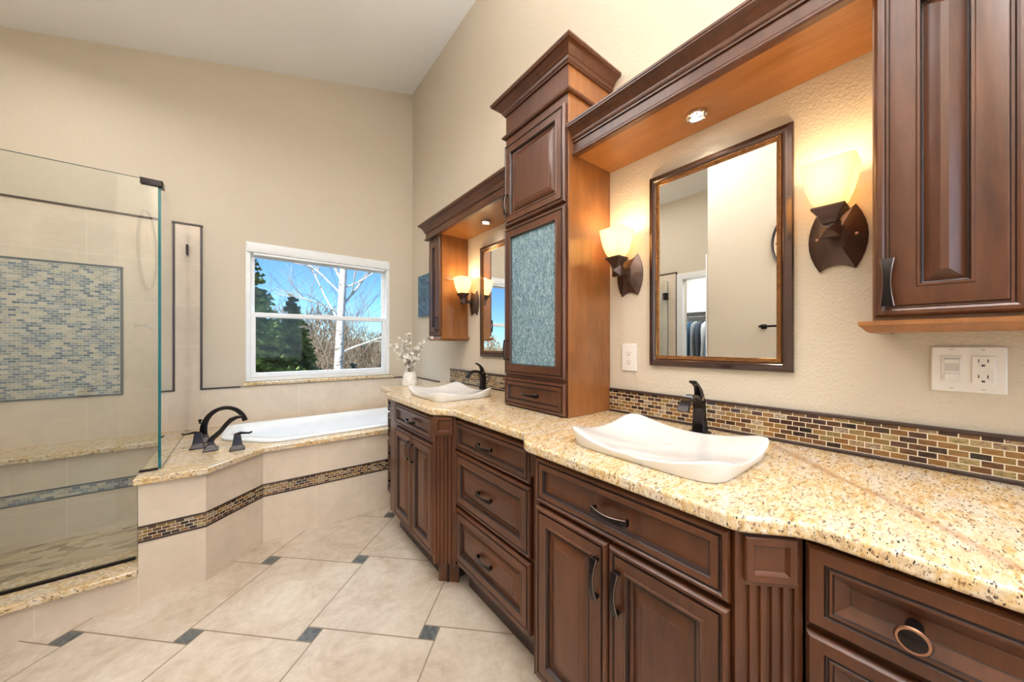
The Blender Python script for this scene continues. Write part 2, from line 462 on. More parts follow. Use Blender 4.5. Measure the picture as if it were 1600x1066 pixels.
# tile cladding, 8 mm proud of the painted wall
tk = 0.008
mb = MB()
mb.box(XL, -0.273, YB - tk, YB, 0.0, 2.135); mb.box(-0.273, W, YB - tk, YB, 0.0, TZ)
struct(build('wall_window_tile', mb, M['tile_back']))
mb = MB(); mb.box(W - tk, W, 2.66, YB - tk, 0.0, TZ)
struct(build('wall_right_tile', mb, M['tile_right']))
mb = MB(); mb.box(XL, XL + tk, 2.11, YB - tk, 0.0, 2.135)
struct(build('wall_left_tile', mb, M['tile_right']))
# dark pencil trims
def bars(name, lst, mat=None):
    mb = MB()
    for b in lst: mb.box(*b)
    return struct(build(name, mb, mat or M['dark'], bevel=0.002))
e = 0.016
bars('trim_1', [(XL + tk, -0.273 + e, YB - e, YB, 2.130, 2.143), (-0.273, -0.273 + 0.013, YB - e, YB, TZ, 2.130), (-0.273, -0.03, YB - e, YB, TZ - 0.002, TZ + 0.009), (1.20, W - 0.012, YB - e, YB, TZ - 0.002, TZ + 0.009)])
bars('trim_2', [(W - e, W, 2.86, YB - e, TZ - 0.002, TZ + 0.009)])
bars('trim_3', [(XL, XL + e, 2.11, YB - e, 2.130, 2.143), (XL, XL + e, 2.098, 2.111, 0.0, 2.143)])
# mosaic field in the shower with its dark frame
mb = MB(); mb.box(-1.36, -0.680, YB - tk - 0.004, YB - tk, 0.897, 1.757); struct(build('wall_window_mosaic', mb, M['mos_blue']))
y0_, y1_ = YB - tk - 0.008, YB - tk
slate = m_plain('slate_pencil', (0.10, 0.12, 0.14), 0.3)
bars('trim_4', [(-1.372, -0.668, y0_, y1_, 1.757, 1.768), (-1.372, -0.668, y0_, y1_, 0.886, 0.897), (-0.680, -0.668, y0_, y1_, 0.897, 1.757), (-1.372, -1.36, y0_, y1_, 0.897, 1.757)], slate)

# ------------------------------------------------------------------ window
def window():
    y = YB
    w = MB()
    def fr(x0, x1, z0, z1, t, ya, yb_, bot=None):
        bot = bot or t
        w.box(x0, x1, ya, yb_, z0, z0 + bot); w.box(x0, x1, ya, yb_, z1 - t, z1)
        w.box(x0, x0 + t, ya, yb_, z0 + bot, z1 - t); w.box(x1 - t, x1, ya, yb_, z0 + bot, z1 - t)
    fr(WX0, WX1, WZ0 + 0.002, WZ1, 0.032, y + 0.002, y + 0.12)
    o = struct(build('window_1', w, M['vinyl'], bevel=0.003))
    w = MB(); fr(WX0 + 0.032, WX1 - 0.032, WZ0 + 0.034, 1.50, 0.034, y + 0.022, y + 0.055)
    s1 = build('lower_sash', w, M['vinyl'], o, bevel=0.003)
    w = MB(); fr(WX0 + 0.032, WX1 - 0.032, 1.462, 1.992, 0.028, y + 0.06, y + 0.09)
    w.box(WX0 + 0.032, WX1 - 0.032, y + 0.06, y + 0.09, 1.992, WZ1 - 0.032)
    s2 = build('upper_sash', w, M['vinyl'], o, bevel=0.003)
    w = MB(); w.box(WX0 + 0.066, WX1 - 0.066, y + 0.036, y + 0.041, WZ0 + 0.068, 1.466); build('pane', w, M['pane'], s1)
    w = MB(); w.box(WX0 + 0.06, WX1 - 0.06, y + 0.073, y + 0.078, 1.49, 1.964); build('pane', w, M['pane'], s2)
    # sash lock
    w = MB(); w.box(0.55, 0.61, y + 0.012, y + 0.03, 1.497, 1.51); build('sash_lock', w, M['vinyl'], o, bevel=0.002)
window()
t = thing('roller_shade', 'white rolled-up shade cassette across the top of the window', 'window shade', (0.58, YB + 0.03, 1.99))
w = MB()
prof = [(0.0, 2.066), (0.035, 2.066), (0.047, 2.050), (0.047, 2.010), (0.038, 1.992), (0.0, 1.990)]
w.rings([[(x, YB + 0.025 - a, z) for a, z in prof] for x in (WX0 + 0.006, WX1 - 0.006)])
build('cassette', w, M['vinyl'], t, bevel=0.003)
w = MB(); w.box(WX0 + 0.05, WX1 - 0.05, YB - 0.006, YB + 0.008, 1.972, 1.990); build('hem_bar', w, M['vinyl'], t, bevel=0.002)
w = MB(); w.box(-0.022, 1.215, YB - 0.035, YB + 0.02, 0.897, 0.925)
tag(build('window_sill', w, M['granite'], bevel=0.006), 'narrow speckled granite sill under the window', 'window sill')

# ------------------------------------------------------------------ tub surround, deck, bathtub, shower bench and curb
def surround():
    t = thing('tub_surround', 'beige tiled tub front with a brown mosaic band around it', 'tub surround', (0.3, 2.62, 0))
    path = [(-0.404, 3.20), (-0.404, 2.380), (-0.163, 2.380), (0.085, 2.625), (1.30, 2.625)]
    tiles = [M['tile_right'], M['tile_curb'], M['tile_diag'], M['tile_front']]
    band = [M['mos_y'], M['mos_x'], M['mos_d'], M['mos_x']]
    def run(name, z0, z1, off, mats):
        mb = MB(); th = 0.02
        for k in range(4):
            (xa, ya), (xb, yb_) = path[k], path[k + 1]
            d = Vector((xb - xa, yb_ - ya)).normalized(); nrm = Vector((d.y, -d.x)) if k else Vector((-1, 0))
            def P(x, y, o_): return (x + nrm.x * o_, y + nrm.y * o_)
            if k == 0: yb_ += 0.022
            a = P(xa, ya, off); b = P(xb, yb_, off); c = P(xb, yb_, -th); d_ = P(xa, ya, -th)
            mb.rings([[(*q, z0) for q in (a, b, c, d_)], [(*q, z1) for q in (a, b, c, d_)]], k)
        return build(name, mb, mats, t)
    run('tile_face', 0.0, 0.283, 0, tiles); run('tile_face', 0.363, 0.5636, 0, tiles)
    run('mosaic_band', 0.292, 0.354, -0.0005, band)
    run('pencil_trim', 0.283, 0.292, 0.002, [M['dark']] * 4); run('pencil_trim', 0.354, 0.363, 0.002, [M['dark']] * 4)
surround()
# rounded-rectangle loop
def rrect(x0, x1, y0, y1, r, z, n=6):
    pts = []
    for cx, cy, a0 in ((x1 - r, y1 - r, 0), (x0 + r, y1 - r, 90), (x0 + r, y0 + r, 180), (x1 - r, y0 + r, 270)):
        for k in range(n + 1):
            a = R(a0 + 90 * k / n); pts.append((cx + r * cos(a), cy + r * sin(a), z))
    return pts
TX0, TX1, TY0, TY1 = -0.02, 1.30, 2.70, 3.42
def tub_loop(z, ins=0.0):
    # tub outline with a canted front-left corner like the deck
    x0, x1, y0, y1 = TX0 - 0.10 + ins, TX1 - ins, TY0 + ins, TY1 - ins
    base = [(x1, y1), (x0, y1), (x0, y0 + 0.28), (x0 + 0.26, y0), (x1, y0)]
    out = []; r = 0.07
    n = len(base)
    for i in range(n):
        P0, P, P1 = Vector(base[i - 1]), Vector(base[i]), Vector(base[(i + 1) % n])
        a = P + (P0 - P).normalized() * r; b = P + (P1 - P).normalized() * r
        for k in range(6):
            s = k / 5; q = (1 - s) ** 2 * a + 2 * s * (1 - s) * P + s * s * b
            out.append((q.x, q.y, z))
    return out
def deck():
    outer = [(-0.420, 2.362), (-0.158, 2.348), (0.092, 2.598), (W - 0.001, 2.598), (W - 0.001, YB - tk), (-0.420, YB - tk)]
    bm = bmesh.new()
    ov = [bm.verts.new((x, y, D)) for x, y in outer]
    iv = [bm.verts.new(p) for p in tub_loop(D)]
    es = [bm.edges.new((ov[i], ov[(i + 1) % len(ov)])) for i in range(len(ov))] + [bm.edges.new((iv[i], iv[(i + 1) % len(iv)])) for i in range(len(iv))]
    bmesh.ops.triangle_fill(bm, edges=es, use_beauty=True)
    r = bmesh.ops.extrude_face_region(bm, geom=bm.faces[:])
    bmesh.ops.translate(bm, verts=[v for v in r['geom'] if isinstance(v, bmesh.types.BMVert)], vec=(0, 0, -0.032))
    bmesh.ops.recalc_face_normals(bm, faces=bm.faces)
    me = bpy.data.meshes.new('tub_deck'); bm.to_mesh(me); bm.free(); me.materials.append(M['granite'])
    o = bpy.data.objects.new('tub_deck', me); COL.objects.link(o)
    b = o.modifiers.new('bevel', 'BEVEL'); b.width = 0.006; b.segments = 3; b.limit_method = 'ANGLE'; b.angle_limit = R(40)
    tag(o, 'speckled granite deck around the bathtub below the window', 'tub deck')
deck()
mb = MB()
L = [(-0.012, 0.002), (-0.012, 0.012), (0.0, 0.018), (0.035, 0.018), (0.05, 0.008), (0.06, -0.06), (0.085, -0.28), (0.13, -0.36), (0.25, -0.385)]
mb.rings([tub_loop(D + dz, ins) for ins, dz in L], cap0=False, cap1=True)
t = thing('bathtub', 'white drop-in bathtub set in the granite deck', 'bathtub', (0.62, 3.06, 0.21))
build('basin', mb, M['acrylic'], t, smooth=True, angle=60)
mb = MB(); mb.lathe((0.02, 2.90, 0.40), [(0.03, 0), (0.03, 0.01), (0.0, 0.012)], axis='X'); build('overflow_cap', mb, M['chrome'], t, smooth=True)

mb = MB(); mb.box(-1.49, -0.424, 3.16, YB - tk - 0.001, 0.572, 0.604)
t = thing('shower_bench', 'tiled bench with granite seat along the shower back wall', 'shower bench', (-0.95, 3.3, 0.09))
build('seat', mb, M['granite'], t, bevel=0.006, seg=3)
mb = MB(); mb.box(-1.49, -0.426, 3.20, YB - tk - 0.001, 0.088, 0.330); mb.box(-1.49, -0.426, 3.20, YB - tk - 0.001, 0.397, 0.572); build('tile_face', mb, M['tile_back'], t)
mb = MB(); mb.box(-1.49, -0.426, 3.202, YB - 0.02, 0.338, 0.389); build('mosaic_band', mb, M['mos_bench'], t)
mb = MB(); mb.box(-1.49, -0.426, 3.197, YB - 0.02, 0.330, 0.338); mb.box(-1.49, -0.426, 3.197, YB - 0.02, 0.389, 0.397); build('pencil_trim', mb, slate, t)

def m_pebble():
    m = N('flat_pebble_floor')
    v = m.scale((1.0, 1.9, 1), (0, 0, R(35)))
    d = m.voro(13, v, 'Distance', 'DISTANCE_TO_EDGE'); c = m.voro(13, v, 'Color')
    sp = m.n('ShaderNodeSeparateColor'); m.l(c, sp.inputs[0])
    col = m.ramp(sp.outputs[0], [(0.0, (0.22, 0.15, 0.08)), (0.3, (0.34, 0.25, 0.14)), (0.6, (0.50, 0.40, 0.25)), (1.0, (0.62, 0.52, 0.35))])
    g = m.math('LESS_THAN', d, 0.035)
    m.bump(m.math('MINIMUM', d, 0.12), 0.5, 0.01)
    return m.fin(m.mix(g, col, (0.55, 0.46, 0.32)), 0.35)
mb = MB(); mb.box(-1.49, -0.425, 2.61, 3.199, 0.0, 0.088); struct(build('floor_shower', mb, m_pebble()))
mb = MB(); mb.box(-1.00, -0.404, 2.380, 2.60, 0.0, 0.138)
t = thing('shower_curb', 'tiled shower curb with a speckled granite cap under the glass', 'shower curb', (-0.7, 2.48, 0))
build('tile_face', mb, M['tile_curb'], t)
mb = MB(); mb.box(-1.01, -0.405, 2.352, 2.612, 0.138, 0.168); build('cap', mb, M['granite'], t, bevel=0.006, seg=3)
# angled part of the curb under the shower door
mb = MB(); mb.prism([(-1.00, 2.38), (-1.00, 2.60), (-1.49, 2.33), (-1.49, 2.11)], 0.0, 0.138); build('tile_face', mb, M['tile_curb'], t)
mb = MB(); mb.prism([(-1.01, 2.352), (-1.01, 2.612), (-1.49, 2.35), (-1.49, 2.09)], 0.138, 0.168); build('cap', mb, M['granite'], t, bevel=0.006)

# shower glass
GX, GY, GZ = -0.352, 2.478, 2.066
def pane_obj(parent, quad, th, n, name='pane'):
    """quad = 4 corners; n = thickness direction; faces clear, edges green"""
    mb = MB(); n = Vector(n).normalized() * th
    a = [Vector(p) for p in quad]; b = [p + n for p in a]
    mb.face(a, 0); mb.face(b, 0)
    for i in range(4): mb.face([a[i], a[(i + 1) % 4], b[(i + 1) % 4], b[i]], 1)
    return build(name, mb, [M['glass'], M['edge']], parent)
t = thing('shower_glass_panel', 'frameless front shower glass standing on the granite curb', 'glass panel', (-0.7, GY, 0.168))
mb = MB(); n_ = 0.010
outl = [(-1.00, 0.170), (-0.423, 0.170), (-0.423, D + 0.002), (GX, D + 0.002), (GX, GZ), (-1.00, GZ)]
f0 = [(x, GY, z) for x, z in outl]; f1 = [(x, GY + n_, z) for x, z in outl]
mb.face(f0, 0); mb.face(f1, 0)
for i in range(6): mb.face([f0[i], f0[(i + 1) % 6], f1[(i + 1) % 6], f1[i]], 1)
build('pane', mb, [M['glass'], M['edge']], t)
mb = MB(); mb.box(-1.00, -0.430, GY - 0.004, GY + n_ + 0.004, 0.168, 0.180); build('bottom_channel', mb, M['bronze'], t)
mb = MB(); mb.box(-0.418, GX, GY - 0.004, GY + n_ + 0.004, D, D + 0.009); build('bottom_channel', mb, M['bronze'], t)
mb = MB(); mb.box(GX - 0.062, GX + 0.016, GY - 0.008, GY - 0.001, GZ - 0.028, GZ + 0.004); mb.box(GX - 0.062, GX + 0.016, GY + n_ + 0.001, GY + n_ + 0.006, GZ - 0.028, GZ + 0.004)
mb.box(GX - 0.062, GX + 0.016, GY - 0.008, GY + n_ + 0.006, GZ, GZ + 0.004); mb.box(GX + 0.011, GX + 0.018, GY, GY + 0.055, GZ - 0.028, GZ + 0.004)
build('corner_clamp', mb, M['bronze'], t, bevel=0.002)
t = thing('shower_glass_panel', 'side shower glass standing on the tub deck beside the faucet', 'glass panel', (-0.346, 3.0, D))
pane_obj(t, [(GX, GY + 0.012, D + 0.006), (GX, YB - tk - 0.002, D + 0.006), (GX, YB - tk - 0.002, GZ), (GX, GY + 0.012, GZ)], 0.010, (1, 0, 0))
mb = MB(); mb.box(GX + 0.003, GX + 0.007, GY + 0.014, YB - tk, D, D + 0.006); build('bottom_seal', mb, M['bronze'], t)
for z in (1.90,):
    mb = MB(); mb.box(GX - 0.006, GX + 0.017, YB - tk - 0.045, YB - tk - 0.0005, z, z + 0.075); build('wall_clamp', mb, M['bronze'], t, bevel=0.002)
t = thing('shower_door', 'hinged frameless glass shower door beside the closet, seen in the mirror', 'shower door', (-1.25, 2.35, 0.17))
dv = Vector((-1.484, 2.215)) - Vector((-1.02, 2.474)); dn = Vector((-dv.y, dv.x)).normalized()
pane_obj(t, [(-1.02, 2.474, 0.18), (-1.484, 2.215, 0.18), (-1.484, 2.215, 2.04), (-1.02, 2.474, 2.04)], 0.010, (dn.x, dn.y, 0))
for z in (0.40, 1.80):
    mb = MB(); mb.box(-1.491, -1.435, 2.205, 2.262, z, z + 0.09); build('hinge', mb, M['bronze'], t, bevel=0.003)

# ------------------------------------------------------------------ bronze fittings
BRZ = M['bronze']
def roman_tub_faucet():
    g = 'bronze roman tub fittings'
    # arched spout
    t = thing('tub_spout', 'tall arched bronze tub spout behind the lever handles', 'faucet', (-0.20, 2.98, D), g)
    sd = Vector((0.35, 1, 0)).normalized()
    mb = MB(); c = Vector((-0.215, 2.98, D))
    mb.rings([[c + Vector((x, y, z)) for x, y in ((-s, -s), (s, -s), (s, s), (-s, s))] for s, z in ((0.037, 0), (0.037, 0.008), (0.028, 0.02), (0.020, 0.055))])
    build('base', mb, BRZ, t, bevel=0.002)
    mb = MB(); P = []; ws = []; ts = []
    for k in range(19):
        a = R(180 - 165 * k / 18)
        rx = 0.108; rz = 0.130
        P.append((c.x + 0.108 + rx * cos(a) + 0.0, c.y - 0.015 * k / 18, D + 0.085 + rz * sin(a)))
    P = [(c.x, c.y, D + 0.045)] + P
    for k in range(len(P)): ws.append(0.036); ts.append(0.040 - 0.018 * min(1, k / 9) + (0.008 * max(0, (k - 12) / 7)))
    mb.bar(P, (0, 1, 0), ws, ts)
    build('spout_arm', mb, BRZ, t, smooth=True)
    mb = MB(); mb.lathe((c.x - 0.018, c.y, D + 0.125), [(0.006, 0), (0.005, 0.014), (0.010, 0.018), (0.010, 0.026), (0.0, 0.03)], 12); build('diverter_knob', mb, BRZ, t, smooth=True)
    # two lever handles
    for (x, y, dirv, lab) in ((-0.232, 2.845, (-1, -0.05), 'bronze tub lever handle nearest the shower glass'), (-0.040, 2.662, (1, -0.12), 'bronze tub lever handle nearest the tub front')):
        t = thing('lever_valve', lab, 'faucet handle', (x, y, D), g)
        mb = MB()
        q = [(0.037, 0.0), (0.037, 0.006), (0.029, 0.014), (0.022, 0.045), (0.018, 0.078), (0.016, 0.092)]
        mb.rings([[(x + a * s, y + b * s, D + z) for a, b in ((-1, -1), (1, -1), (1, 1), (-1, 1))] for s, z in q]); build('base', mb, BRZ, t, bevel=0.002)
        d = Vector((*dirv, 0)).normalized(); sd = (-d.y, d.x, 0)
        mb = MB(); mb.bar([(x - d.x * 0.012, y - d.y * 0.012, D + 0.090), (x + d.x * 0.015, y + d.y * 0.015, D + 0.098), (x + d.x * 0.045, y + d.y * 0.045, D + 0.094), (x + d.x * 0.058, y + d.y * 0.058, D + 0.092), (x + d.x * 0.072, y + d.y * 0.072, D + 0.098)], sd, [0.024, 0.024, 0.016, 0.018, 0.022], [0.014, 0.013, 0.009, 0.009, 0.008]); build('lever', mb, BRZ, t, smooth=True)
    # hand shower
    t = thing('hand_shower', 'curved bronze hand shower resting in its square holder on the deck', 'hand shower', (-0.165, 2.735, D), g)
    mb = MB(); x, y = -0.165, 2.735
    q = [(0.036, 0.0), (0.036, 0.006), (0.026, 0.018), (0.016, 0.042), (0.014, 0.060)]
    mb.rings([[(x + a * s, y + b * s, D + z) for a, b in ((-1, -1), (1, -1), (1, 1), (-1, 1))] for s, z in q]); build('holder', mb, BRZ, t, bevel=0.002)
    mb = MB(); mb.bar([(x - 0.006, y, D + 0.050), (x + 0.012, y, D + 0.075), (x + 0.045, y, D + 0.108), (x + 0.070, y, D + 0.145), (x + 0.092, y, D + 0.170), (x + 0.120, y, D + 0.183), (x + 0.146, y, D + 0.184)], (0, 1, 0), [0.030, 0.028, 0.026, 0.028, 0.034, 0.034, 0.026], [0.032, 0.027, 0.024, 0.024, 0.025, 0.018, 0.012]); build('wand', mb, BRZ, t, smooth=True)
roman_tub_faucet()

def vanity_faucet(yc, label):
    t = thing('sink_faucet', label, 'faucet', (1.292, yc, T), 'bronze sink faucets')
    mb = MB(); x = 1.292
    mb.rings([[(x + a * s, yc + b * s, T + z) for a, b in ((-1, -1), (1, -1), (1, 1), (-1, 1))] for s, z in ((0.030, 0), (0.030, 0.006), (0.022, 0.010))]); build('base', mb, BRZ, t, bevel=0.002)
    mb = MB()
    P = [(x + 0.004, T + 0.006), (x + 0.002, T + 0.05), (x - 0.004, T + 0.09), (x - 0.018, T + 0.120), (x - 0.042, T + 0.137), (x - 0.070, T + 0.140), (x - 0.096, T + 0.130), (x - 0.114, T + 0.112), (x - 0.124, T + 0.094)]
    mb.bar([(a, yc, b) for a, b in P], (0, 1, 0), [0.046, 0.040, 0.034, 0.030, 0.028, 0.029, 0.032, 0.036, 0.040], [0.036, 0.029, 0.023, 0.018, 0.015, 0.013, 0.012, 0.012, 0.014]); build('spout', mb, BRZ, t, smooth=True)
    mb = MB(); mb.bar([(x + 0.008, yc, T + 0.03), (x + 0.010, yc, T + 0.09), (x + 0.002, yc, T + 0.13)], (0, 1, 0), [0.034, 0.030, 0.027], [0.026, 0.024, 0.027]); build('body', mb, BRZ, t, smooth=True)
    mb = MB(); mb.bar([(x + 0.002, yc, T + 0.128), (x - 0.001, yc, T + 0.131)], (0, 1, 0), 0.030, 0.030); build('collar', mb, M['copper'], t, bevel=0.001)
    mb = MB(); mb.bar([(x, yc, T + 0.130), (x - 0.008, yc, T + 0.155), (x - 0.020, yc, T + 0.172), (x - 0.038, yc, T + 0.185), (x - 0.052, yc, T + 0.190)], (0, 1, 0), [0.028, 0.024, 0.018, 0.020, 0.025], [0.026, 0.020, 0.013, 0.010, 0.009]); build('lever', mb, BRZ, t, smooth=True)
vanity_faucet(0.553, 'bronze arched faucet at the near sink')
vanity_faucet(1.985, 'bronze arched faucet at the far sink by the tower cabinet')

# ------------------------------------------------------------------ saddle shaped sinks
def sink(y0, y1, label):
    x0, x1 = 0.825, 1.200; xc, yc = (x0 + x1) / 2, (y0 + y1) / 2; hx, hy = (x1 - x0) / 2, (y1 - y0) / 2
    t = thing('vessel_sink', label, 'sink', (xc, yc, T), 'white saddle shaped sinks')
    mb = MB(); n = 64
    def loop(s, zf, flare=0.0, p=7.0):
        out = []
        for k in range(n):
            a = 2 * pi * (k + 0.5) / n; c, q = cos(a), sin(a)
            r = (abs(c) ** p + abs(q) ** p) ** (-1 / p); u, v = c * r, q * r
            h = zf(u, v)
            out.append((xc + (hx + flare) * u * s, yc + (hy + flare) * v * s, T + h))
        return out
    def rim(u, v): return 0.023 + 0.043 * (abs(u) ** 2.0) * (abs(v) ** 2.4) + 0.005 * abs(v)
    rg = [loop(0.985, lambda u, v: 0.0, -0.008), loop(1, lambda u, v: 0.001, -0.004), loop(1, lambda u, v: 0.004, -0.002), loop(1, lambda u, v: rim(u, v) - 0.005, 0.008), loop(1, lambda u, v: rim(u, v) - 0.001, 0.008), loop(0.985, lambda u, v: rim(u, v), 0.007), loop(0.96, lambda u, v: rim(u, v) - 0.0012, 0.005)]
    for s in (0.9, 0.82, 0.72, 0.6, 0.45, 0.3, 0.15, 0.05):
        pp = 7.0 - 4.6 * (1 - s)
        rg.append(loop(s, lambda u, v, s=s: 0.006 + (rim(u, v) - 0.006 - 0.0) * s ** 2.4, 0, pp))
    mb.rings(rg); build('basin', mb, M['porcelain'], t, smooth=True, angle=75)
    mb = MB(); mb.lathe((xc + 0.02, yc, T + 0.0065), [(0.024, 0), (0.024, 0.002), (0.012, 0.003), (0.0, 0.003)]); build('drain', mb, M['porcelain'], t, smooth=True)
sink(0.312, 0.765, 'white saddle shaped sink in front of the near mirror')
sink(1.715, 2.168, 'white saddle shaped sink in front of the far mirror')

# ------------------------------------------------------------------ panelled fronts and handles
RAISED = [(0, 0), (0, .013), (.002, .017), (.006, .021), (.011, .022), (.013, .020), (.015, .0165), (.018, .0165), (.019, .020), (.021, .021), (.046, .021), (.049, .0235), (.053, .0235), (.056, .019), (.058, .010), (.066, .008), (.069, .010), (.074, .0125), (.090, .0185), (.094, .0195), (.096, .0210)]
SLAB = [(0, 0), (0, .013), (.002, .017), (.006, .021), (.011, .022), (.013, .020), (.015, .0165), (.018, .0165), (.019, .020), (.021, .021), (.034, .021), (.036, .018), (.038, .018), (.040, .010), (.041, .008)]
DEEP = [(0, 0), (0, .013), (.002, .017), (.006, .021), (.026, .022), (.028, .018), (.031, .018), (.033, .021), (.037, .021), (.039, .016), (.057, .005), (.059, .004)]
RIDGE = [(0, 0), (0, .013), (.002, .017), (.006, .021), (.011, .022), (.024, .022), (.026, .018), (.029, .018), (.031, .021), (.046, .021), (.048, .018), (.050, .021), (.054, .0225), (.058, .0205), (.062, .010), (.066, .008), (.072, .009), (.084, .021), (.086, .022)]
NARROW = [(0, 0), (0, .013), (.002, .017), (.006, .021), (.013, .022), (.017, .020), (.019, .0165), (.023, .0165), (.025, .020), (.028, .021), (.063, .021), (.065, .0235), (.069, .0235), (.071, .012), (.074, .010), (.078, .0115), (.092, .020), (.0965, .0225)]
FRAME = RAISED[:16]
def front(name, parent, xf, y0, y1, z0, z1, prof, mat, cap=True):
    """panelled slab facing -X whose face stands at xf"""
    mb = MB(); t_ = 0.022; lim = min(y1 - y0, z1 - z0) / 2 - 0.004
    rg = []
    for ins, out in prof:
        if ins > lim: break
        x = xf + (t_ - out)
        rg.append([(x, y0 + ins, z0 + ins), (x, y0 + ins, z1 - ins), (x, y1 - ins, z1 - ins), (x, y1 - ins, z0 + ins)])
    ms = []
    for k in range(len(rg) - 1):
        w_, dz_ = prof[k + 1][0] - prof[k][0], prof[k + 1][1] - prof[k][1]
        ms.append(1 if (k > 1 and w_ <= 0.0035 and abs(dz_) > 0.0028) or (k > 3 and w_ <= 0.0032 and prof[k][1] < 0.0185) else 0)
    ms.append(0)
    mb.rings(rg, cap1=cap, ms=ms); 
    if not cap: pass
    o = build(name, mb, [mat, M['glaze']], parent, smooth=True, angle=22)
    return o
def pull(parent, xf, yc, zc, vertical, ln=0.106):
    """arched strap pull, waisted in the middle"""
    mb = MB(); P = []; ws = []
    n = 12; prj = 0.024
    for k in range(n + 1):
        s = k / n; o = prj * (0.62 + 0.38 * sin(pi * s)) 
        a = (s - 0.5) * ln
        P.append((xf - o, yc, zc + a) if vertical else (xf - o, yc + a, zc)); ws.append(0.0235 - 0.0105 * sin(pi * s))
    side = (0, 1, 0) if vertical else (0, 0, 1)
    pts = [Vector(p) for p in P]; sd = Vector(side); rr = []; 
    for k, p in enumerate(pts):
        tt = (pts[min(k + 1, n)] - pts[max(k - 1, 0)]).normalized(); b = tt.cross(sd).normalized()
        if b.x > 0: b = -b
        w = ws[k] / 2; h = 0.0022
        rr.append([p + sd * w * x + b * h * y for x, y in ((0.84, 1), (1, 0.4), (1, -1), (-1, -1), (-1, 0.4), (-0.84, 1))])
    i = len(mb.v)
    for r in rr: mb.v += [tuple(q) for q in r]
    for k in range(n):
        for j in range(6):
            a_ = i + k * 6 + j; b_ = i + k * 6 + (j + 1) % 6
            mb.f.append((a_, b_, b_ + 6, a_ + 6)); mb.m.append(1 if j in (0, 4) else 0)
    mb.f.append(tuple(range(i, i + 6))); mb.m.append(1); mb.f.append(tuple(range(i + n * 6, i + n * 6 + 6))); mb.m.append(1)
    for s in (-0.46, 0.46):
        a = s * ln
        if vertical: mb.box(xf - prj * 0.68, xf + 0.001, yc - 0.0075, yc + 0.0075, zc + a - 0.003, zc + a + 0.003)
        else: mb.box(xf - prj * 0.68, xf + 0.001, yc + a - 0.003, yc + a + 0.003, zc - 0.0075, zc + 0.0075)
    return build('handle', mb, [BRZ, M['rubbed']], parent, smooth=True)

WD = M['wood']; TOE = 0.10
def cabinet(name, label, xf, y0, y1, group='base cabinets of the vanity', zb=0.165, inset=0.006):
    xb = xf + 0.022
    t = thing(name, label, 'cabinet', (xb + 0.2, (y0 + y1) / 2, 0), group)
    mb = MB(); mb.box(xb, W - 0.004, y0 + 0.0008, y1 - 0.0008, zb - 0.03, 0.8805); build('body', mb, WD, t)
    mb = MB(); mb.box(xb + 0.065, W - 0.004, y0 + 0.0008, y1 - 0.0008, 0.0, zb - 0.03); build('toe_kick', mb, M['dark'], t)
    return t
# columns that turn the corners between the deeper and the shallower runs
BX, RX = 0.738, 0.812        # door faces of the deep and shallow runs
def column(x0, y0, x1, y1, label):
    """vertical fluted pilaster whose face runs from (x0,y0) to (x1,y1); outward is to the left of travel"""
    A, B = Vector((x0, y0)), Vector((x1, y1)); d = (B - A); w = d.length; d.normalize(); nrm = Vector((d.y, -d.x))
    if nrm.x > 0: nrm = -nrm
    t = thing('fluted_column', label, 'column', ((x0 + x1) / 2, (y0 + y1) / 2, 0), 'fluted columns of the vanity')
    def P(s, o_): q = A + d * s + nrm * o_; return (q.x, q.y)
    pr = [(0, 0.0)]; nf = 5; m_ = 0.010; fw = (w - 2 * m_) / nf
    for k in range(nf):
        s0 = m_ + k * fw + 0.0035; s1 = m_ + (k + 1) * fw - 0.0035; sm = (s0 + s1) / 2
        pr += [(s0, 0), (s0 + 0.002, -0.006), (s0 + 0.004, -0.0075), (s1 - 0.004, -0.0075), (s1 - 0.002, -0.006), (s1, 0)]
    pr += [(w, 0), (w + 0.0, -0.06), (w * 0.5, -0.085), (0.0, -0.06)]
    mb = MB(); mb.rings([[(*P(s, o_), z) for s, o_ in pr] for z in (0.132, 0.775)]); build('fluted_shaft', mb, WD, t, smooth=True, angle=25)
    mb = MB(); mb.rings([[(*P(s, o_), z) for s, o_ in ((0, 0), (w, 0), (w, -0.06), (w * .5, -0.085), (0, -0.06))] for z in (0.775, 0.8805)])
    b0, b1, z0, z1 = 0.014, w - 0.014, 0.787, 0.872
    rg = []
    for ins, out in ((0, 0), (0, 0.010), (0.002, 0.012), (0.014, 0.012), (0.016, 0.008), (0.019, 0.004)):
        rg.append([(*P(b0 + ins, out), z0 + ins), (*P(b1 - ins, out), z0 + ins), (*P(b1 - ins, out), z1 - ins), (*P(b0 + ins, out), z1 - ins)])
    mb.rings(rg); build('block', mb, WD, t, smooth=True, angle=25)
    mb = MB(); mb.rings([[(*P(s, o_), z) for s, o_ in ((0.004, -0.070), (w - 0.004, -0.070), (w - 0.012, -0.12), (0.012, -0.12))] for z in (0.0, 0.132)]); build('foot', mb, WD, t)
column(BX + 0.004, 0.252, RX + 0.012, 0.168, 'fluted corner column between the near sink doors and the round-knob drawer')
column(BX + 0.004, 1.592, RX + 0.012, 1.508, 'fluted corner column beside the far sink doors')
column(RX + 0.022, 0.930, BX + 0.022, 0.852, 'fluted corner column turned away between the near sink doors and the three drawers')

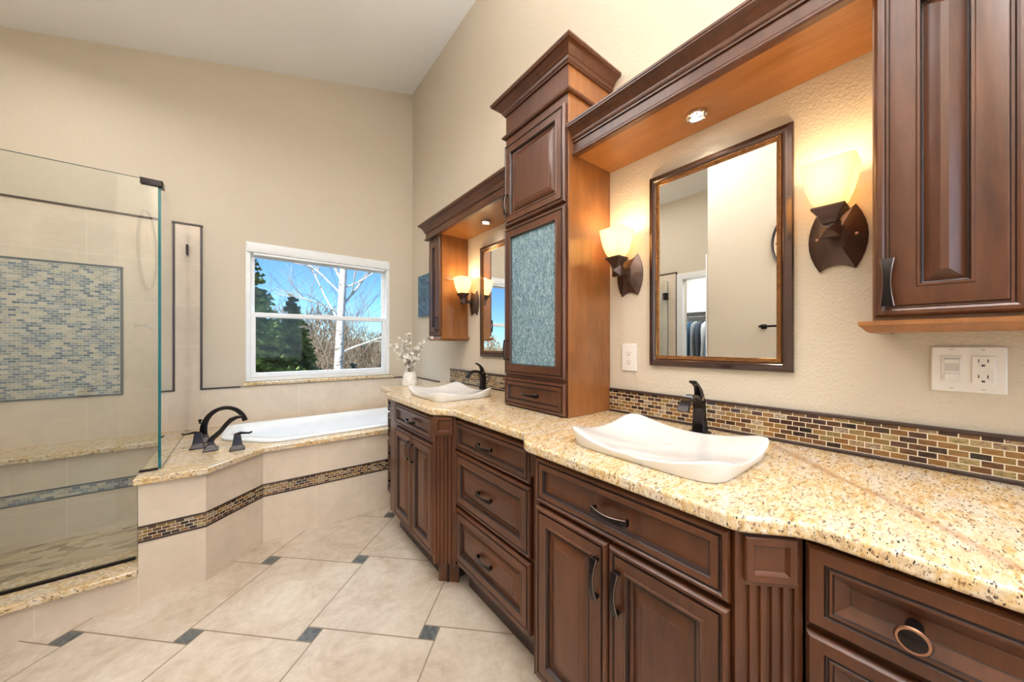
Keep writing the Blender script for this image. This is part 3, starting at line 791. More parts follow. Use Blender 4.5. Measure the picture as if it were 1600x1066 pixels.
# near drawer unit
t = cabinet('drawer_cabinet', 'dark cherry drawer cabinet with the round knob at the right edge', RX, -0.50, 0.166)
f = front('drawer', t, RX, -0.47, 0.162, 0.722, 0.868, DEEP, WD)
mb = MB(); mb.lathe((RX, 0.032, 0.793), [(0.010, 0.018), (0.010, 0.004), (0.007, -0.004), (0.007, -0.016), (0.019, -0.024), (0.020, -0.027)], 28, axis='X'); mb.lathe((RX, 0.032, 0.793), [(0.0195, -0.0268), (0.018, -0.030), (0.0165, -0.0300)], 28, 1, axis='X'); mb.lathe((RX, 0.032, 0.793), [(0.0166, -0.0295), (0.011, -0.0315), (0.0, -0.0325)], 28, 0, axis='X')
build('knob', mb, [BRZ, M['copper']], f, smooth=True)
f = front('drawer', t, RX, -0.47, 0.162, 0.445, 0.708, DEEP, WD); 
f = front('drawer', t, RX, -0.47, 0.162, 0.168, 0.431, DEEP, WD)
# near sink cabinet
t = cabinet('sink_cabinet', 'dark cherry cabinet under the near sink with two long doors', BX, 0.256, 0.842)
f = front('false_drawer', t, BX, 0.262, 0.826, 0.728, 0.872, SLAB, WD); pull(f, BX + 0.001, 0.533, 0.797, False)
f = front('door', t, BX, 0.262, 0.5425, 0.168, 0.715, RAISED, WD); pull(f, BX, 0.512, 0.612, True)
f = front('door', t, BX, 0.5465, 0.826, 0.168, 0.715, RAISED, WD); pull(f, BX, 0.577, 0.616, True)
# three drawers
t = cabinet('drawer_cabinet', 'dark cherry three-drawer cabinet below the tower', RX, 0.934, 1.506)
for z0, z1, pf in ((0.720, 0.862, SLAB), (0.447, 0.710, RAISED), (0.168, 0.432, RAISED)):
    f = front('drawer', t, RX, 0.936, 1.498, z0, z1, pf, WD); pull(f, RX + (0.001), 1.225, (z0 + z1) / 2 , False)
# far sink cabinet
t = cabinet('sink_cabinet', 'dark cherry cabinet under the far sink with two slim doors', BX, 1.596, 2.288)
f = front('false_drawer', t, BX, 1.602, 2.150, 0.738, 0.868, SLAB, WD); pull(f, BX + 0.001, 1.87, 0.798, False)
f = front('door', t, BX, 1.602, 1.8735, 0.168, 0.722, RAISED, WD); pull(f, BX, 1.847, 0.625, True)
f = front('door', t, BX, 1.8775, 2.150, 0.168, 0.722, RAISED, WD); pull(f, BX, 1.905, 0.628, True)
# narrow drawer stack beside the tub
t = cabinet('drawer_cabinet', 'slim dark cherry drawer stack against the tub surround', RX, 2.290, 2.520)
for z0, z1 in ((0.750, 0.866), (0.560, 0.738), (0.368, 0.548), (0.168, 0.356)):
    f = front('drawer', t, RX, 2.298, 2.512, z0, z1, SLAB, WD); pull(f, RX + 0.001, 2.405, (z0 + z1) / 2, False, 0.09)

# countertop
cpoly = [(W - 0.001, -0.55), (0.800, -0.55), (0.800, 0.158), (0.726, 0.244), (0.724, 0.862), (0.800, 0.955), (0.800, 1.500), (0.724, 1.590), (0.724, 2.286), (0.800, 2.370), (0.800, 2.648), (W - 0.001, 2.648)]
def rounded(poly, r, idx):
    out = []
    for i, p in enumerate(poly):
        if i not in idx: out.append(p); continue
        P0, P, P1 = Vector(poly[i - 1]), Vector(p), Vector(poly[(i + 1) % len(poly)])
        a = P + (P0 - P).normalized() * r; b = P + (P1 - P).normalized() * r
        for k in range(5):
            s = k / 4; q = (1 - s) ** 2 * a + 2 * s * (1 - s) * P + s * s * b; out.append((q.x, q.y))
    return out
mb = MB(); mb.prism(rounded(cpoly, 0.022, (2, 3, 4, 5, 6, 7, 8, 9, 10)), 0.8805, T)
tag(build('countertop', mb, M['granite'], bevel=0.008, seg=4), 'long golden speckled granite vanity top with angled corners', 'countertop')
# splashes
def splash(y0, y1, label):
    t = thing('backsplash', label, 'backsplash', (W, (y0 + y1) / 2, T), 'mosaic backsplashes')
    mb = MB(); mb.box(W - 0.011, W - 0.001, y0, y1, T + 0.010, 1.0145); build('mosaic', mb, M['mos_y'], t)
    mb = MB(); mb.box(W - 0.017, W - 0.001, y0, y1, T + 0.0005, T + 0.010); mb.box(W - 0.017, W - 0.001, y0, y1, 1.0145, 1.0245); build('pencil_trim', mb, M['dark'], t, bevel=0.002)
splash(-0.55, 1.009, 'brown glass mosaic backsplash behind the near sink')
splash(1.460, 2.647, 'brown glass mosaic backsplash behind the far sink')

# ------------------------------------------------------------------ mouldings
def mitre_sweep(mb, path, prof, m=0):
    """path = XY polyline, outward on the left of travel (toward -normal given); prof = [(out, z)]"""
    P = [Vector(p) for p in path]; rr = []
    for i, p in enumerate(P):
        ds = []
        if i > 0: ds.append((p - P[i - 1]).normalized())
        if i < len(P) - 1: ds.append((P[i + 1] - p).normalized())
        ns = [Vector((-d.y, d.x)) for d in ds]
        if len(ns) == 1: n = ns[0]
        else: n = (ns[0] + ns[1]); n = n / n.dot(ns[0]) if False else n.normalized() / max(0.2, n.normalized().dot(ns[0]))
        rr.append([(p.x + n.x * o, p.y + n.y * o, z) for o, z in prof])
    mb.rings(rr, m)
CROWN = [(0, 0), (.006, 0), (.006, .006), (.011, .010), (.013, .017), (.013, .022), (.018, .026), (.022, .036), (.030, .046), (.041, .052), (.045, .053), (.045, .058), (.048, .060), (.048, .068), (0, .068)]

# ------------------------------------------------------------------ tower cabinet
def tower():
    X0, Y0, Y1 = 1.104, 1.013, 1.4585
    t = thing('tower_cabinet', 'tall cherry tower cabinet standing on the granite between the mirrors', 'cabinet', (1.25, 1.235, T))
    mb = MB(); mb.box(X0, W - 0.003, Y0, Y1, T + 0.0005, 2.47); build('body', mb, M['lamplit_wood'], t, bevel=0.0015)
    mb = MB(); mb.box(X0 - 0.004, X0 + 0.0, Y0 + 0.001, Y1 - 0.001, T + 0.001, 2.465); build('face_frame', mb, WD, t)
    Xf = 1.0825
    f = front('door', t, Xf, Y0 + 0.008, Y1 - 0.004, 1.856, 2.285, RAISED, WD); pull(f, Xf, 1.424, 1.965, True)
    f = front('glass_door', t, Xf, Y0 + 0.008, Y1 - 0.004, 1.078, 1.842, FRAME, WD, cap=False)
    gm = N('textured_rain_glass')
    v = gm.scale((1, 75, 20)); nn = gm.noise(1.6, 4, 0.68, v, 2.2)
    col = gm.ramp(nn, [(0.36, (0.035, 0.085, 0.12)), (0.52, (0.15, 0.27, 0.33)), (0.66, (0.50, 0.62, 0.65))])
    gm.bump(nn, 0.8, 0.004); gm.fin(col, 0.15, spec=0.8)
    mb = MB(); mb.box(Xf + 0.010, Xf + 0.015, Y0 + 0.062, Y1 - 0.058, 1.132, 1.788); build('textured_glass', mb, gm.mat, f)
    pull(f, Xf, 1.424, 1.205, True)
    f = front('drawer', t, Xf, Y0 + 0.008, Y1 - 0.004, T + 0.006, 1.062, SLAB, WD); pull(f, Xf + 0.001, 1.235, 0.990, False)
    pth = [(W - 0.002, Y1), (X0 - 0.004, Y1), (X0 - 0.004, Y0), (W - 0.002, Y0)]
    pth2 = pth[::-1]
    mb = MB(); mitre_sweep(mb, pth2, [(0, 2.329), (0.010, 2.329), (0.016, 2.333), (0.018, 2.340), (0.010, 2.350), (0, 2.352)]); build('bead_moulding', mb, WD, t, smooth=True, angle=30)
    mb = MB(); mitre_sweep(mb, pth2, [(o * 1.30, 2.464 - 0.012 + z) for o, z in CROWN]); build('crown', mb, WD, t, smooth=True, angle=30)
    mb = MB(); mb.box(X0 - 0.003, W - 0.003, Y0 + 0.001, Y1 - 0.001, 2.47, 2.515); build('top', mb, WD, t)
tower()

# ------------------------------------------------------------------ wall cabinets with light valances
def wall_cab(y0, y1, side_y, label, hy):
    Xf = 1.150
    t = thing('wall_cabinet', label, 'cabinet', (1.28, (y0 + y1) / 2, 1.285), 'small wall cabinets')
    mb = MB(); mb.box(Xf + 0.022, W - 0.003, y0, y1, 1.290, 2.068); build('body', mb, M['lamplit_wood'], t)
    wide = (y1 - y0) > 0.3
    dr = [(y1 - 0.208, y1 - 0.004), (y0 + 0.004, y1 - 0.212)] if wide else [(y0 + 0.004, y1 - 0.004)]
    for a, b in dr:
        f = front('door', t, Xf, a, b, 1.298, 2.050, NARROW, WD); pull(f, Xf, (b - 0.022) if wide else (a + 0.028), 1.375 if wide else 1.388, True)
    s = 1 if side_y == y1 else -1
    pth = [(W - 0.002, y1), (Xf + 0.022, y1), (Xf + 0.022, y0), (W - 0.002, y0)][::-1]
    mb = MB(); mitre_sweep(mb, pth, [(-0.02, 1.262), (0.004, 1.262), (0.010, 1.266), (0.018, 1.276), (0.022, 1.280), (0.022, 1.2895), (-0.02, 1.2895)]); build('bottom_moulding', mb, M['lamplit_wood'], t, smooth=True, angle=30)
wall_cab(-0.306, 0.110, 0.110, 'cherry wall cabinet at the right edge above the light switch', 0.083)
wall_cab(2.360, 2.555, 2.360, 'narrow cherry wall cabinet beside the blue wall panel', 2.392)

def valance(y0, y1, cy0, cy1, path, label):
    t = thing('light_valance', label, 'valance', (1.25, (y0 + y1) / 2, 2.07), 'crown topped light valances')
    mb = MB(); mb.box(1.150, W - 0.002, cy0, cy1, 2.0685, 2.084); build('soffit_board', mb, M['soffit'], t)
    mb = MB(); mitre_sweep(mb, path, [(-0.018, 2.060), (0.004, 2.060), (0.009, 2.064), (0.009, 2.070), (0.005, 2.073), (0.003, 2.078), (0.0, 2.080), (0.0, 2.116), (-0.018, 2.116)]); build('fascia', mb, WD, t, smooth=True, angle=25)
    mb = MB(); mitre_sweep(mb, path, [(o, 2.116 + z) for o, z in CROWN]); build('crown', mb, WD, t, smooth=True, angle=30)
valance(0.13, 1.011, 0.112, 1.0115, [(1.134, -0.60), (1.134, 1.0115)], 'long crown topped valance over the near mirror')
valance(1.459, 2.555, 1.460, 2.359, [(1.134, 1.4595), (1.134, 2.570), (W - 0.002, 2.570)], 'crown topped valance over the far mirror')

# ------------------------------------------------------------------ mirrors
def mirror(y0, y1, label):
    z0, z1 = 1.143, 1.955; xw = W - 0.001
    t = thing('framed_mirror', label, 'mirror', (xw, (y0 + y1) / 2, z0), 'bronze framed mirrors')
    def fr(prof, name, mat):
        mb = MB(); rg = []
        for ins, out in prof:
            rg.append([(xw - out, y0 + ins, z0 + ins), (xw - out, y0 + ins, z1 - ins), (xw - out, y1 - ins, z1 - ins), (xw - out, y1 - ins, z0 + ins)])
        mb.rings(rg, cap0=False, cap1=False); return build(name, mb, mat, t, smooth=True, angle=25)
    fr([(0, 0), (0, .012), (.003, .017), (.008, .019), (.012, .021), (.018, .023), (.024, .022), (.028, .018), (.030, .017)], 'outer_frame', m_frame)
    fr([(.030, .017), (.031, .019), (.034, .019), (.036, .014), (.043, .012), (.045, .010), (.045, .008)], 'inner_frame', m_gilt)
    mb = MB(); mb.face([(xw - 0.009, y0 + .044, z0 + .044), (xw - 0.009, y0 + .044, z1 - .044), (xw - 0.009, y1 - .044, z1 - .044), (xw - 0.009, y1 - .044, z0 + .044)])
    mb.box(xw - 0.0085, xw, y0 + .03, y1 - .03, z0 + .03, z1 - .03, 1)
    build('mirror_glass', mb, [M['mirror'], M['dark']], t)
m_frame = m_plain('mirror_frame_dark', (0.045, 0.020, 0.014), 0.22, 0.35, coat=0.4)
q = N('mirror_frame_gilt'); m_gilt = q.fin(q.ramp(q.noise(60, 3, 0.7), [(0.35, (0.14, 0.055, 0.018)), (0.7, (0.30, 0.14, 0.045))]), 0.25, 0.7)
mirror(0.306, 0.802, 'near bronze framed mirror above the closer sink')
mirror(1.669, 2.165, 'far bronze framed mirror partly hidden by the tower cabinet')

# ------------------------------------------------------------------ wall sconces
q = N('frosted_amber_shade')
gz = q.n('ShaderNodeSeparateXYZ'); q.l(q.n('ShaderNodeTexCoord').outputs['Generated'], gz.inputs[0])
q.fin((0.95, 0.86, 0.66), 0.35, emit=(1.0, 0.74, 0.38), es=2.0)
q.b.inputs['Transmission Weight'].default_value = 0.0
q.b.inputs['Subsurface Weight'].default_value = 0.0
tl = q.n('ShaderNodeBsdfTranslucent'); tl.inputs[0].default_value = (1.0, 0.84, 0.58, 1)
mx = q.n('ShaderNodeMixShader'); mx.inputs[0].default_value = 0.55
out_ = [x for x in q.t.nodes if x.type == 'OUTPUT_MATERIAL'][0]
q.l(q.b.outputs[0], mx.inputs[1]); q.l(tl.outputs[0], mx.inputs[2]); q.l(mx.outputs[0], out_.inputs['Surface'])
M['shade'] = q.mat
q.b.inputs['Emission Strength'].default_value = 0.3
M['sbronze'] = m_plain('sconce_bronze', (0.075, 0.045, 0.034), 0.36, 0.6)
M['bulb'] = m_plain('warm_bulb', (1, 0.9, 0.7), 0.4, emit=(1.0, 0.80, 0.52), es=14)
M['led'] = m_plain('white_led', (1, 1, 1), 0.4, emit=(1.0, 0.96, 0.90), es=40)
def sconce(yc, label, power=2.6):
    zc = 1.551
    t = thing('wall_sconce', label, 'wall lamp', (W, yc, zc), 'bronze sconces with glass shades')
    mb = MB()
    hw, hh = 0.066, 0.094
    def outline(sc):
        pts = []
        def arc(a, b, bulge, n=8):
            A, B = Vector(a), Vector(b); mid = (A + B) / 2; d = (B - A); nr = Vector((d.y, -d.x)).normalized()
            C = mid + nr * bulge * 2
            return [((1 - s) ** 2 * A + 2 * s * (1 - s) * C + s * s * B) for s in [k / n for k in range(n)]]
        c = [(-0.040, -hh), (0.040, -hh), (0.040, hh), (-0.040, hh)]
        pts += arc(c[0], c[1], -0.016); pts += arc(c[1], c[2], 0.026); pts += arc(c[2], c[3], -0.020); pts += arc(c[3], c[0], 0.026)
        return [(p.x * sc, p.y * sc) for p in pts]
    o1, o2 = outline(1.0), outline(0.96)
    rg = [[(W - 0.0005, yc + a, zc + b) for a, b in o1], [(W - 0.006, yc + a, zc + b) for a, b in o1], [(W - 0.009, yc + a, zc + b) for a, b in o2]]
    # raised faceted centre
    n = len(o1)
    sq = []
    for k in range(n):
        a, b = o1[k]; m_ = max(abs(a) / 1.0, abs(b) / 1.6)
        s_ = 0.020 / m_; sq.append((a * s_, b * s_ ))
    rg.append([(W - 0.030, yc + a, zc + b) for a, b in sq])
    mb.rings(rg); build('back_plate', mb, M['sbronze'], t, smooth=True, angle=22)
    for s in (-1, 1):
        mb = MB(); mb.lathe((W - 0.014, yc + s * 0.042, zc + 0.004), [(0.006, 0.006), (0.006, -0.002), (0.004, -0.006), (0, -0.007)], 12, axis='X'); build('screw_cap', mb, M['copper'], t, smooth=True)
    xs = W - 0.105
    mb = MB(); mb.box(xs - 0.004, W - 0.028, yc - 0.010, yc + 0.010, zc - 0.002, zc + 0.018)
    mb.rings([[(xs + 0.012 + dx, yc + a * s, zc + 0.008 + b * s) for a, b in ((-1, -1), (1, -1), (1, 1), (-1, 1))] for dx, s in ((0.02, 0.012), (0.0, 0.022), (-0.016, 0.022), (-0.038, 0.002))])
    build('arm', mb, M['sbronze'], t, bevel=0.0015)
    mb = MB()
    mb.rings([[(xs + a * s, yc + b * s, zc + z) for a, b in ((-1, -1), (1, -1), (1, 1), (-1, 1))] for s, z in ((0.016, 0.024), (0.018, 0.032), (0.023, 0.046), (0.032, 0.058), (0.036, 0.062), (0.036, 0.069), (0.031, 0.070))]); build('shade_holder', mb, M['sbronze'], t, bevel=0.0015)
    mb = MB()
    def sqr(h, z, r): return [(xs + x_, yc + y_, zc + z) for x_, y_, _ in rrect(-h, h, -h, h, r, 0, 4)]
    pr = [(0.027, 0.070), (0.036, 0.085), (0.046, 0.115), (0.053, 0.150), (0.058, 0.185), (0.0585, 0.189)]
    rg = [sqr(h, z, h * 0.30) for h, z in pr] + [sqr(h - 0.004, z, h * 0.28) for h, z in pr[::-1]]
    mb.rings(rg, cap0=True, cap1=True); build('glass_shade', mb, M['shade'], t, smooth=True, angle=50)
    mb = MB(); mb.lathe((xs, yc, zc + 0.095), [(0.010, 0), (0.012, 0.012), (0.021, 0.034), (0.021, 0.046), (0.013, 0.058), (0.0, 0.061)], 16); build('bulb', mb, M['bulb'], t, smooth=True)
    l = lamp('sconce_light', 'POINT', (xs, yc, zc + 0.172), (0, 0, 0), power, (1.0, 0.74, 0.42), 0.035)
sconce(0.2045, 'right bronze sconce between the near mirror and the right wall cabinet')
sconce(0.905, 'bronze sconce between the near mirror and the tower cabinet')
sconce(2.262, 'bronze sconce left of the far mirror under its valance')

def downlight(x, y, label, e_):
    t = thing('puck_light', label, 'recessed light', (x, y, 2.068), 'puck lights in the valances')
    mb = MB(); mb.lathe((x, y, 2.0685), [(0.030, 0), (0.034, -0.002), (0.034, -0.010), (0.030, -0.013), (0.026, -0.011), (0.025, -0.004), (0.0, -0.004)], 28); build('bezel', mb, M['chrome'], t, smooth=True)
    for k in range(3):
        a = 2 * pi * k / 3 + 0.5
        mb = MB(); mb.lathe((x + 0.0125 * cos(a), y + 0.0125 * sin(a), 2.0642), [(0.0075, 0), (0.0075, -0.003), (0.004, -0.0055), (0, -0.006)], 12); build('diode', mb, M['led'], t, smooth=True)
    d = bpy.data.lights.new('puck_spot', 'SPOT'); d.energy = e_; d.color = (1.0, 0.86, 0.66); d.spot_size = R(125); d.spot_blend = 0.8; d.shadow_soft_size = 0.025
    o = bpy.data.objects.new('puck_spot', d); o.location = (x, y, 2.050); COL.objects.link(o)
downlight(1.285, 0.560, 'lit round puck light in the near valance soffit', 5)
downlight(1.282, 1.930, 'lit round puck light in the far valance soffit', 6)

# ------------------------------------------------------------------ outlet plates
def slot_set(y, z, o, a, b):
    for ya, yb_, za, zb in ((y - 0.0075, y - 0.0058, z - 0.001, z + 0.007), (y + 0.0058, y + 0.0075, z - 0.001, z + 0.007), (y - 0.0026, y + 0.0026, z - 0.0105, z - 0.006)):
        mb = MB(); mb.box(W - a, W - b, ya, yb_, za, zb); build('slot', mb, M['slot'], o)
def outlet_face(t, y, z, slots=True, h=0.066, w=0.033):
    mb = MB(); mb.box(W - 0.0085, W - 0.004, y - w / 2, y + w / 2, z - h / 2, z + h / 2); o = build('receptacle', mb, M['plate'], t, bevel=0.0012)
    for s in (-1, 1): slot_set(y, z + s * 0.019, o, 0.0089, 0.0080)
t = thing('outlet_plate', 'single white outlet plate between the tower cabinet and near mirror', 'outlet', (W, 0.909, 1.174), 'white wall plates')
mb = MB(); mb.box(W - 0.006, W - 0.0003, 0.870, 0.947, 1.111, 1.237); build('plate', mb, M['plate'], t, bevel=0.003)
for s in (-1, 1):
    z = 1.174 + s * 0.0195
    mb = MB(); mb.lathe((W, 0.9085, z), [(0.017, -0.005), (0.017, -0.0075), (0.0, -0.0075)], 20, axis='X'); o = build('receptacle', mb, M['plate'], t)
    slot_set(0.9085, z, o, 0.0080, 0.0070)
t = thing('outlet_plate', 'double white wall plate with dimmer switch and outlet at the right', 'outlet', (W, -0.03, 1.174), 'white wall plates')
mb = MB(); mb.box(W - 0.006, W - 0.0003, -0.086, 0.027, 1.117, 1.230); build('plate', mb, M['plate'], t, bevel=0.003)
outlet_face(t, -0.0525, 1.1735)
mb = MB(); mb.box(W - 0.0085, W - 0.004, -0.010, 0.0225 - 0.0005 + 0.0, 1.1405, 1.2065)
mb = MB(); mb.box(W - 0.0080, W - 0.004, -0.0225 + 0.0, 0.0105, 1.1405, 1.2065); o = build('dimmer_switch', mb, M['plate'], t, bevel=0.001)
mb = MB(); mb.box(W - 0.0082, W - 0.0078, -0.018, 0.006, 1.168, 1.202); build('slider_well', mb, m_plain('plate_grey', (0.60, 0.57, 0.53), 0.4), o)  # flat grey face for the slider well
mb = MB(); mb.box(W - 0.0125, W - 0.008, -0.018, 0.006, 1.189, 1.199); build('slider', mb, M['plate'], o, bevel=0.0015)
mb = MB(); mb.box(W - 0.0105, W - 0.008, -0.018, 0.006, 1.145, 1.163); build('rocker', mb, M['plate'], o, bevel=0.0015)
for y in (-0.006, -0.0525):
    for z in (1.2215, 1.1255):
        mb = MB(); mb.lathe((W, y, z), [(0.0032, -0.005), (0.0032, -0.0068), (0, -0.007)], 10, axis='X'); mb.box(W - 0.0072, W - 0.0068, y - 0.0028, y + 0.0028, z - 0.0005, z + 0.0005, 1); build('screw', mb, [M['plate'], M['slot']], t)

# ------------------------------------------------------------------ vase and blossoms
VX, VY = 1.005, 2.575
q = N('white_textured_ceramic'); h = q.voro(70, None, 'Distance'); q.bump(h, 0.9, 0.004)
q.fin(q.ramp(h, [(0.1, (0.50, 0.46, 0.40)), (0.45, (0.80, 0.78, 0.73))]), 0.45)
mb = MB(); mb.lathe((VX, VY, T), [(0.052, 0), (0.056, 0.004), (0.057, 0.03), (0.052, 0.07), (0.044, 0.100), (0.041, 0.108), (0.037, 0.108), (0.038, 0.09), (0.0, 0.085)], 8 * 4)
tag(build('vase', mb, q.mat, smooth=True), 'small white textured vase at the far end of the vanity', 'vase')
pet = m_plain('cream_petals', (0.74, 0.71, 0.64), 0.6); stm = m_plain('brown_twig', (0.13, 0.10, 0.06), 0.7); ctr = m_plain('yellow_centre', (0.45, 0.33, 0.10), 0.7)
rnd = random.Random(5)
labs = ['tallest cream blossom branch, upright in the middle of the vase', 'cream blossom branch leaning left towards the window', 'cream blossom branch leaning right towards the blue panel',
        'cream blossom branch between the tallest and the left one', 'short cream blossom branch at the front of the vase', 'cream blossom branch between the tallest and the right one', 'short cream blossom branch at the back of the vase']
tips = [(0.0, 0.0, 0.395), (-0.12, 0.09, 0.32), (0.12, -0.09, 0.37), (-0.05, 0.05, 0.36), (-0.03, -0.05, 0.22), (0.05, -0.04, 0.30), (0.02, 0.06, 0.24)]
for (dx, dy, hz), lab in zip(tips, labs):
    t = thing('blossom_branch', lab, 'flower', (VX + dx * 0.1, VY + dy * 0.1, T + 0.09), 'cream blossom branches in the vase')
    p0 = Vector((VX + dx * 0.08, VY + dy * 0.08, T + 0.088)); p2 = Vector((VX + dx, VY + dy, T + hz)); p1 = Vector((VX + dx * 0.25, VY + dy * 0.25, T + 0.1 + hz * 0.45))
    C = [(1 - s) ** 2 * p0 + 2 * s * (1 - s) * p1 + s * s * p2 for s in [k / 12 for k in range(13)]]
    mb = MB(); mb.tube(C, [0.0024 - 0.0012 * k / 12 for k in range(13)], 6)
    bl = MB()
    for k in range(24):
        s = 0.16 + 0.84 * k / 23; i = min(11, int(s * 12)); p = C[i].lerp(C[i + 1], s * 12 - i)
        off = Vector((rnd.uniform(-1, 1), rnd.uniform(-1, 1), rnd.uniform(-.3, .6))) * 0.030
        c = p + off; mb.tube([p, c], 0.0009, 5)
        ax = Vector((rnd.uniform(-1, 0.4), rnd.uniform(-1, 0.4), rnd.uniform(-.2, .8))).normalized(); a = ax.cross(Vector((0, 0, 1))).normalized(); b = ax.cross(a)
        r = rnd.uniform(0.011, 0.0175)
        for j in range(5):
            an = 2 * pi * j / 5 + rnd.random() * 0.3; d = a * cos(an) + b * sin(an); sdv = ax.cross(d)
            bl.face([c, c + d * r * 0.6 + sdv * r * 0.42 + ax * r * 0.2, c + d * r * 1.05 + ax * r * 0.35, c + d * r * 0.6 - sdv * r * 0.42 + ax * r * 0.2])
        bl.lathe(c + ax * 0.001, [(0.0022, 0), (0.0022, 0.002), (0, 0.003)], 6, 1)
    build('stem', mb, stm, t); build('blossoms', bl, [pet, ctr], t)

# blue relief panel on the far part of the vanity wall
q = N('blue_swirl_relief'); v = q.noise(17, 4, 0.6, None, 3.5)
q.bump(v, 0.9, 0.006); q.fin(q.ramp(v, [(0.43, (0.004, 0.018, 0.05)), (0.5, (0.012, 0.085, 0.18)), (0.57, (0.10, 0.28, 0.42))]), 0.35)
mb = MB(); mb.box(W - 0.028, W - 0.001, 3.00, 3.303, 1.512, 1.915)
tag(build('wall_art', mb, q.mat, bevel=0.004), 'blue textured relief panel hung on the wall near the corner', 'wall art')

# ------------------------------------------------------------------ things the mirror and glass show
t = thing('wall_clock', 'large round clock with thin black rim on the opposite wall, seen in the mirror', 'clock', (XP, 0.56, 2.07))
mb = MB(); mb.lathe((XP, 0.56, 2.07), [(0.342, 0.001), (0.352, 0.001), (0.352, 0.018), (0.347, 0.022), (0.342, 0.018), (0.342, 0.001)], 64, axis='X'); build('rim', mb, M['dark'], t, smooth=True)
mb = MB(); mb.lathe((XP + 0.002, 0.56, 2.07), [(0.336, 0), (0.336, 0.006), (0.0, 0.006)], 64, axis='X'); build('dial', mb, m_plain('clock_dial', (0.66, 0.56, 0.42), 0.6), t)
for k in range(12):
    mb = MB(); a = 2 * pi * k / 12; d = Vector((0, cos(a), sin(a))); c = Vector((XP + 0.010, 0.56, 2.07))
    mb.bar([c + d * 0.262, c + d * 0.322], Vector((1, 0, 0)), 0.003, 0.014); build('hour_mark', mb, M['dark'], t)
for ln, a in ((0.17, 62), (0.25, -20)):
    d = Vector((0, cos(R(a)), sin(R(a)))); c = Vector((XP + 0.016, 0.56, 2.07)); mb = MB(); mb.bar([c - d * 0.03, c + d * ln], Vector((1, 0, 0)), 0.002, 0.010); build('hand', mb, M['dark'], t)
t = thing('towel_bar', 'dark bronze towel bar under the round clock, seen in the mirror', 'towel bar', (XP, 0.7, 1.385))
mb = MB(); mb.tube([(XP + 0.065, 0.40, 1.385), (XP + 0.065, 0.985, 1.385)], 0.009, 12); build('rod', mb, BRZ, t, smooth=True)
for y in (0.42, 0.965):
    mb = MB(); mb.box(XP + 0.0005, XP + 0.010, y - 0.02, y + 0.02, 1.365, 1.405); mb.box(XP + 0.01, XP + 0.078, y - 0.011, y + 0.011, 1.374, 1.396); build('bracket', mb, BRZ, t, bevel=0.003)

# panelled white door in the end of the partition, reflected in the shower glass
def panel_door(x0, x1, y, zt, name, n=-1):
    mb = MB(); rgy = lambda o_: y + o_
    mb.box(x0, x1, y + 0.001, y + 0.012, 0.005, zt)
    o = struct(build(name, mb, M['white']))
    w = (x1 - x0)
    for (a, b) in ((0.12, 0.46), (0.54, 0.88)):
        for (z0, z1) in ((0.20, 0.78), (0.98, 1.55), (1.66, 1.92)):
            mb = MB(); X0, X1 = x0 + a * w, x0 + b * w; rg = []
            for ins, out in ((0, 0.012), (0, 0.017), (0.012, 0.019), (0.022, 0.013), (0.045, 0.017)):
                rg.append([(X0 + ins, y + out, z0 + ins), (X1 - ins, y + out, z0 + ins), (X1 - ins, y + out, z1 - ins), (X0 + ins, y + out, z1 - ins)])
            mb.rings(rg); build('door_panel', mb, M['white'], o)
    mb = MB(); mb.lathe((x1 - 0.065, y + 0.012, 0.914), [(0.032, 0), (0.032, 0.008), (0.012, 0.012), (0.012, 0.035), (0.028, 0.045), (0.032, 0.060), (0.022, 0.072), (0, 0.075)], 24, axis='Y'); build('door_knob', mb, m_plain('antique_brass', (0.30, 0.16, 0.06), 0.3, 0.8), o, smooth=True)
panel_door(-1.44, -0.765, YP, 2.04, 'door_2')
mb = MB(); mb.box(-0.765, -0.705, YP + 0.001, YP + 0.018, 0, 2.10); mb.box(-1.498, -1.44, YP + 0.001, YP + 0.018, 0, 2.10); mb.box(-1.44, -0.765, YP + 0.001, YP + 0.018, 2.04, 2.10)
struct(build('trim_5', mb, M['white'], bevel=0.003))
# closet door casing
mb = MB(); x = XL + 0.001
mb.box(XL - 0.10, x + 0.018, DY1 - 0.002, DY1 + 0.068, 0.0, DZ + 0.068); mb.box(XL - 0.10, x + 0.018, DY0 - 0.068, DY0 + 0.002, 0.0, DZ + 0.068); mb.box(XL - 0.10, x + 0.018, DY0 + 0.002, DY1 - 0.002, DZ - 0.002, DZ + 0.068)
struct(build('door_1', mb, M['white'], bevel=0.003))
# closet shelf, rod and garments
t = thing('closet_shelf', 'white closet shelf with its hanging rod, seen through the closet door in the mirror', 'shelf', (-2.5, 1.9, 1.70))
mb = MB(); mb.box(-2.745, -2.40, 0.905, 2.895, 1.70, 1.72); build('board', mb, M['white'], t)
mb = MB(); mb.tube([(-2.46, 0.905, 1.64), (-2.46, 2.895, 1.64)], 0.014, 12); build('rod', mb, M['chrome'], t, smooth=True)
for y in (1.2, 1.9, 2.6):
    mb = MB(); mb.prism([(-2.744, y - 0.008), (-2.44, y - 0.008), (-2.44, y + 0.008), (-2.744, y + 0.008)], 1.655, 1.699); build('bracket', mb, M['white'], t)
cols = [((0.05, 0.07, 0.10), 'dark navy'), ((0.10, 0.20, 0.30), 'steel blue'), ((0.04, 0.05, 0.06), 'black'), ((0.62, 0.60, 0.55), 'cream'), ((0.16, 0.30, 0.42), 'denim blue'), ((0.70, 0.69, 0.66), 'white'), ((0.08, 0.10, 0.13), 'charcoal'), ((0.35, 0.38, 0.40), 'grey'), ((0.07, 0.14, 0.22), 'deep blue'), ((0.55, 0.56, 0.56), 'silver grey'), ((0.02, 0.03, 0.05), 'midnight'), ((0.28, 0.36, 0.42), 'pale slate')]
rnd = random.Random(11)
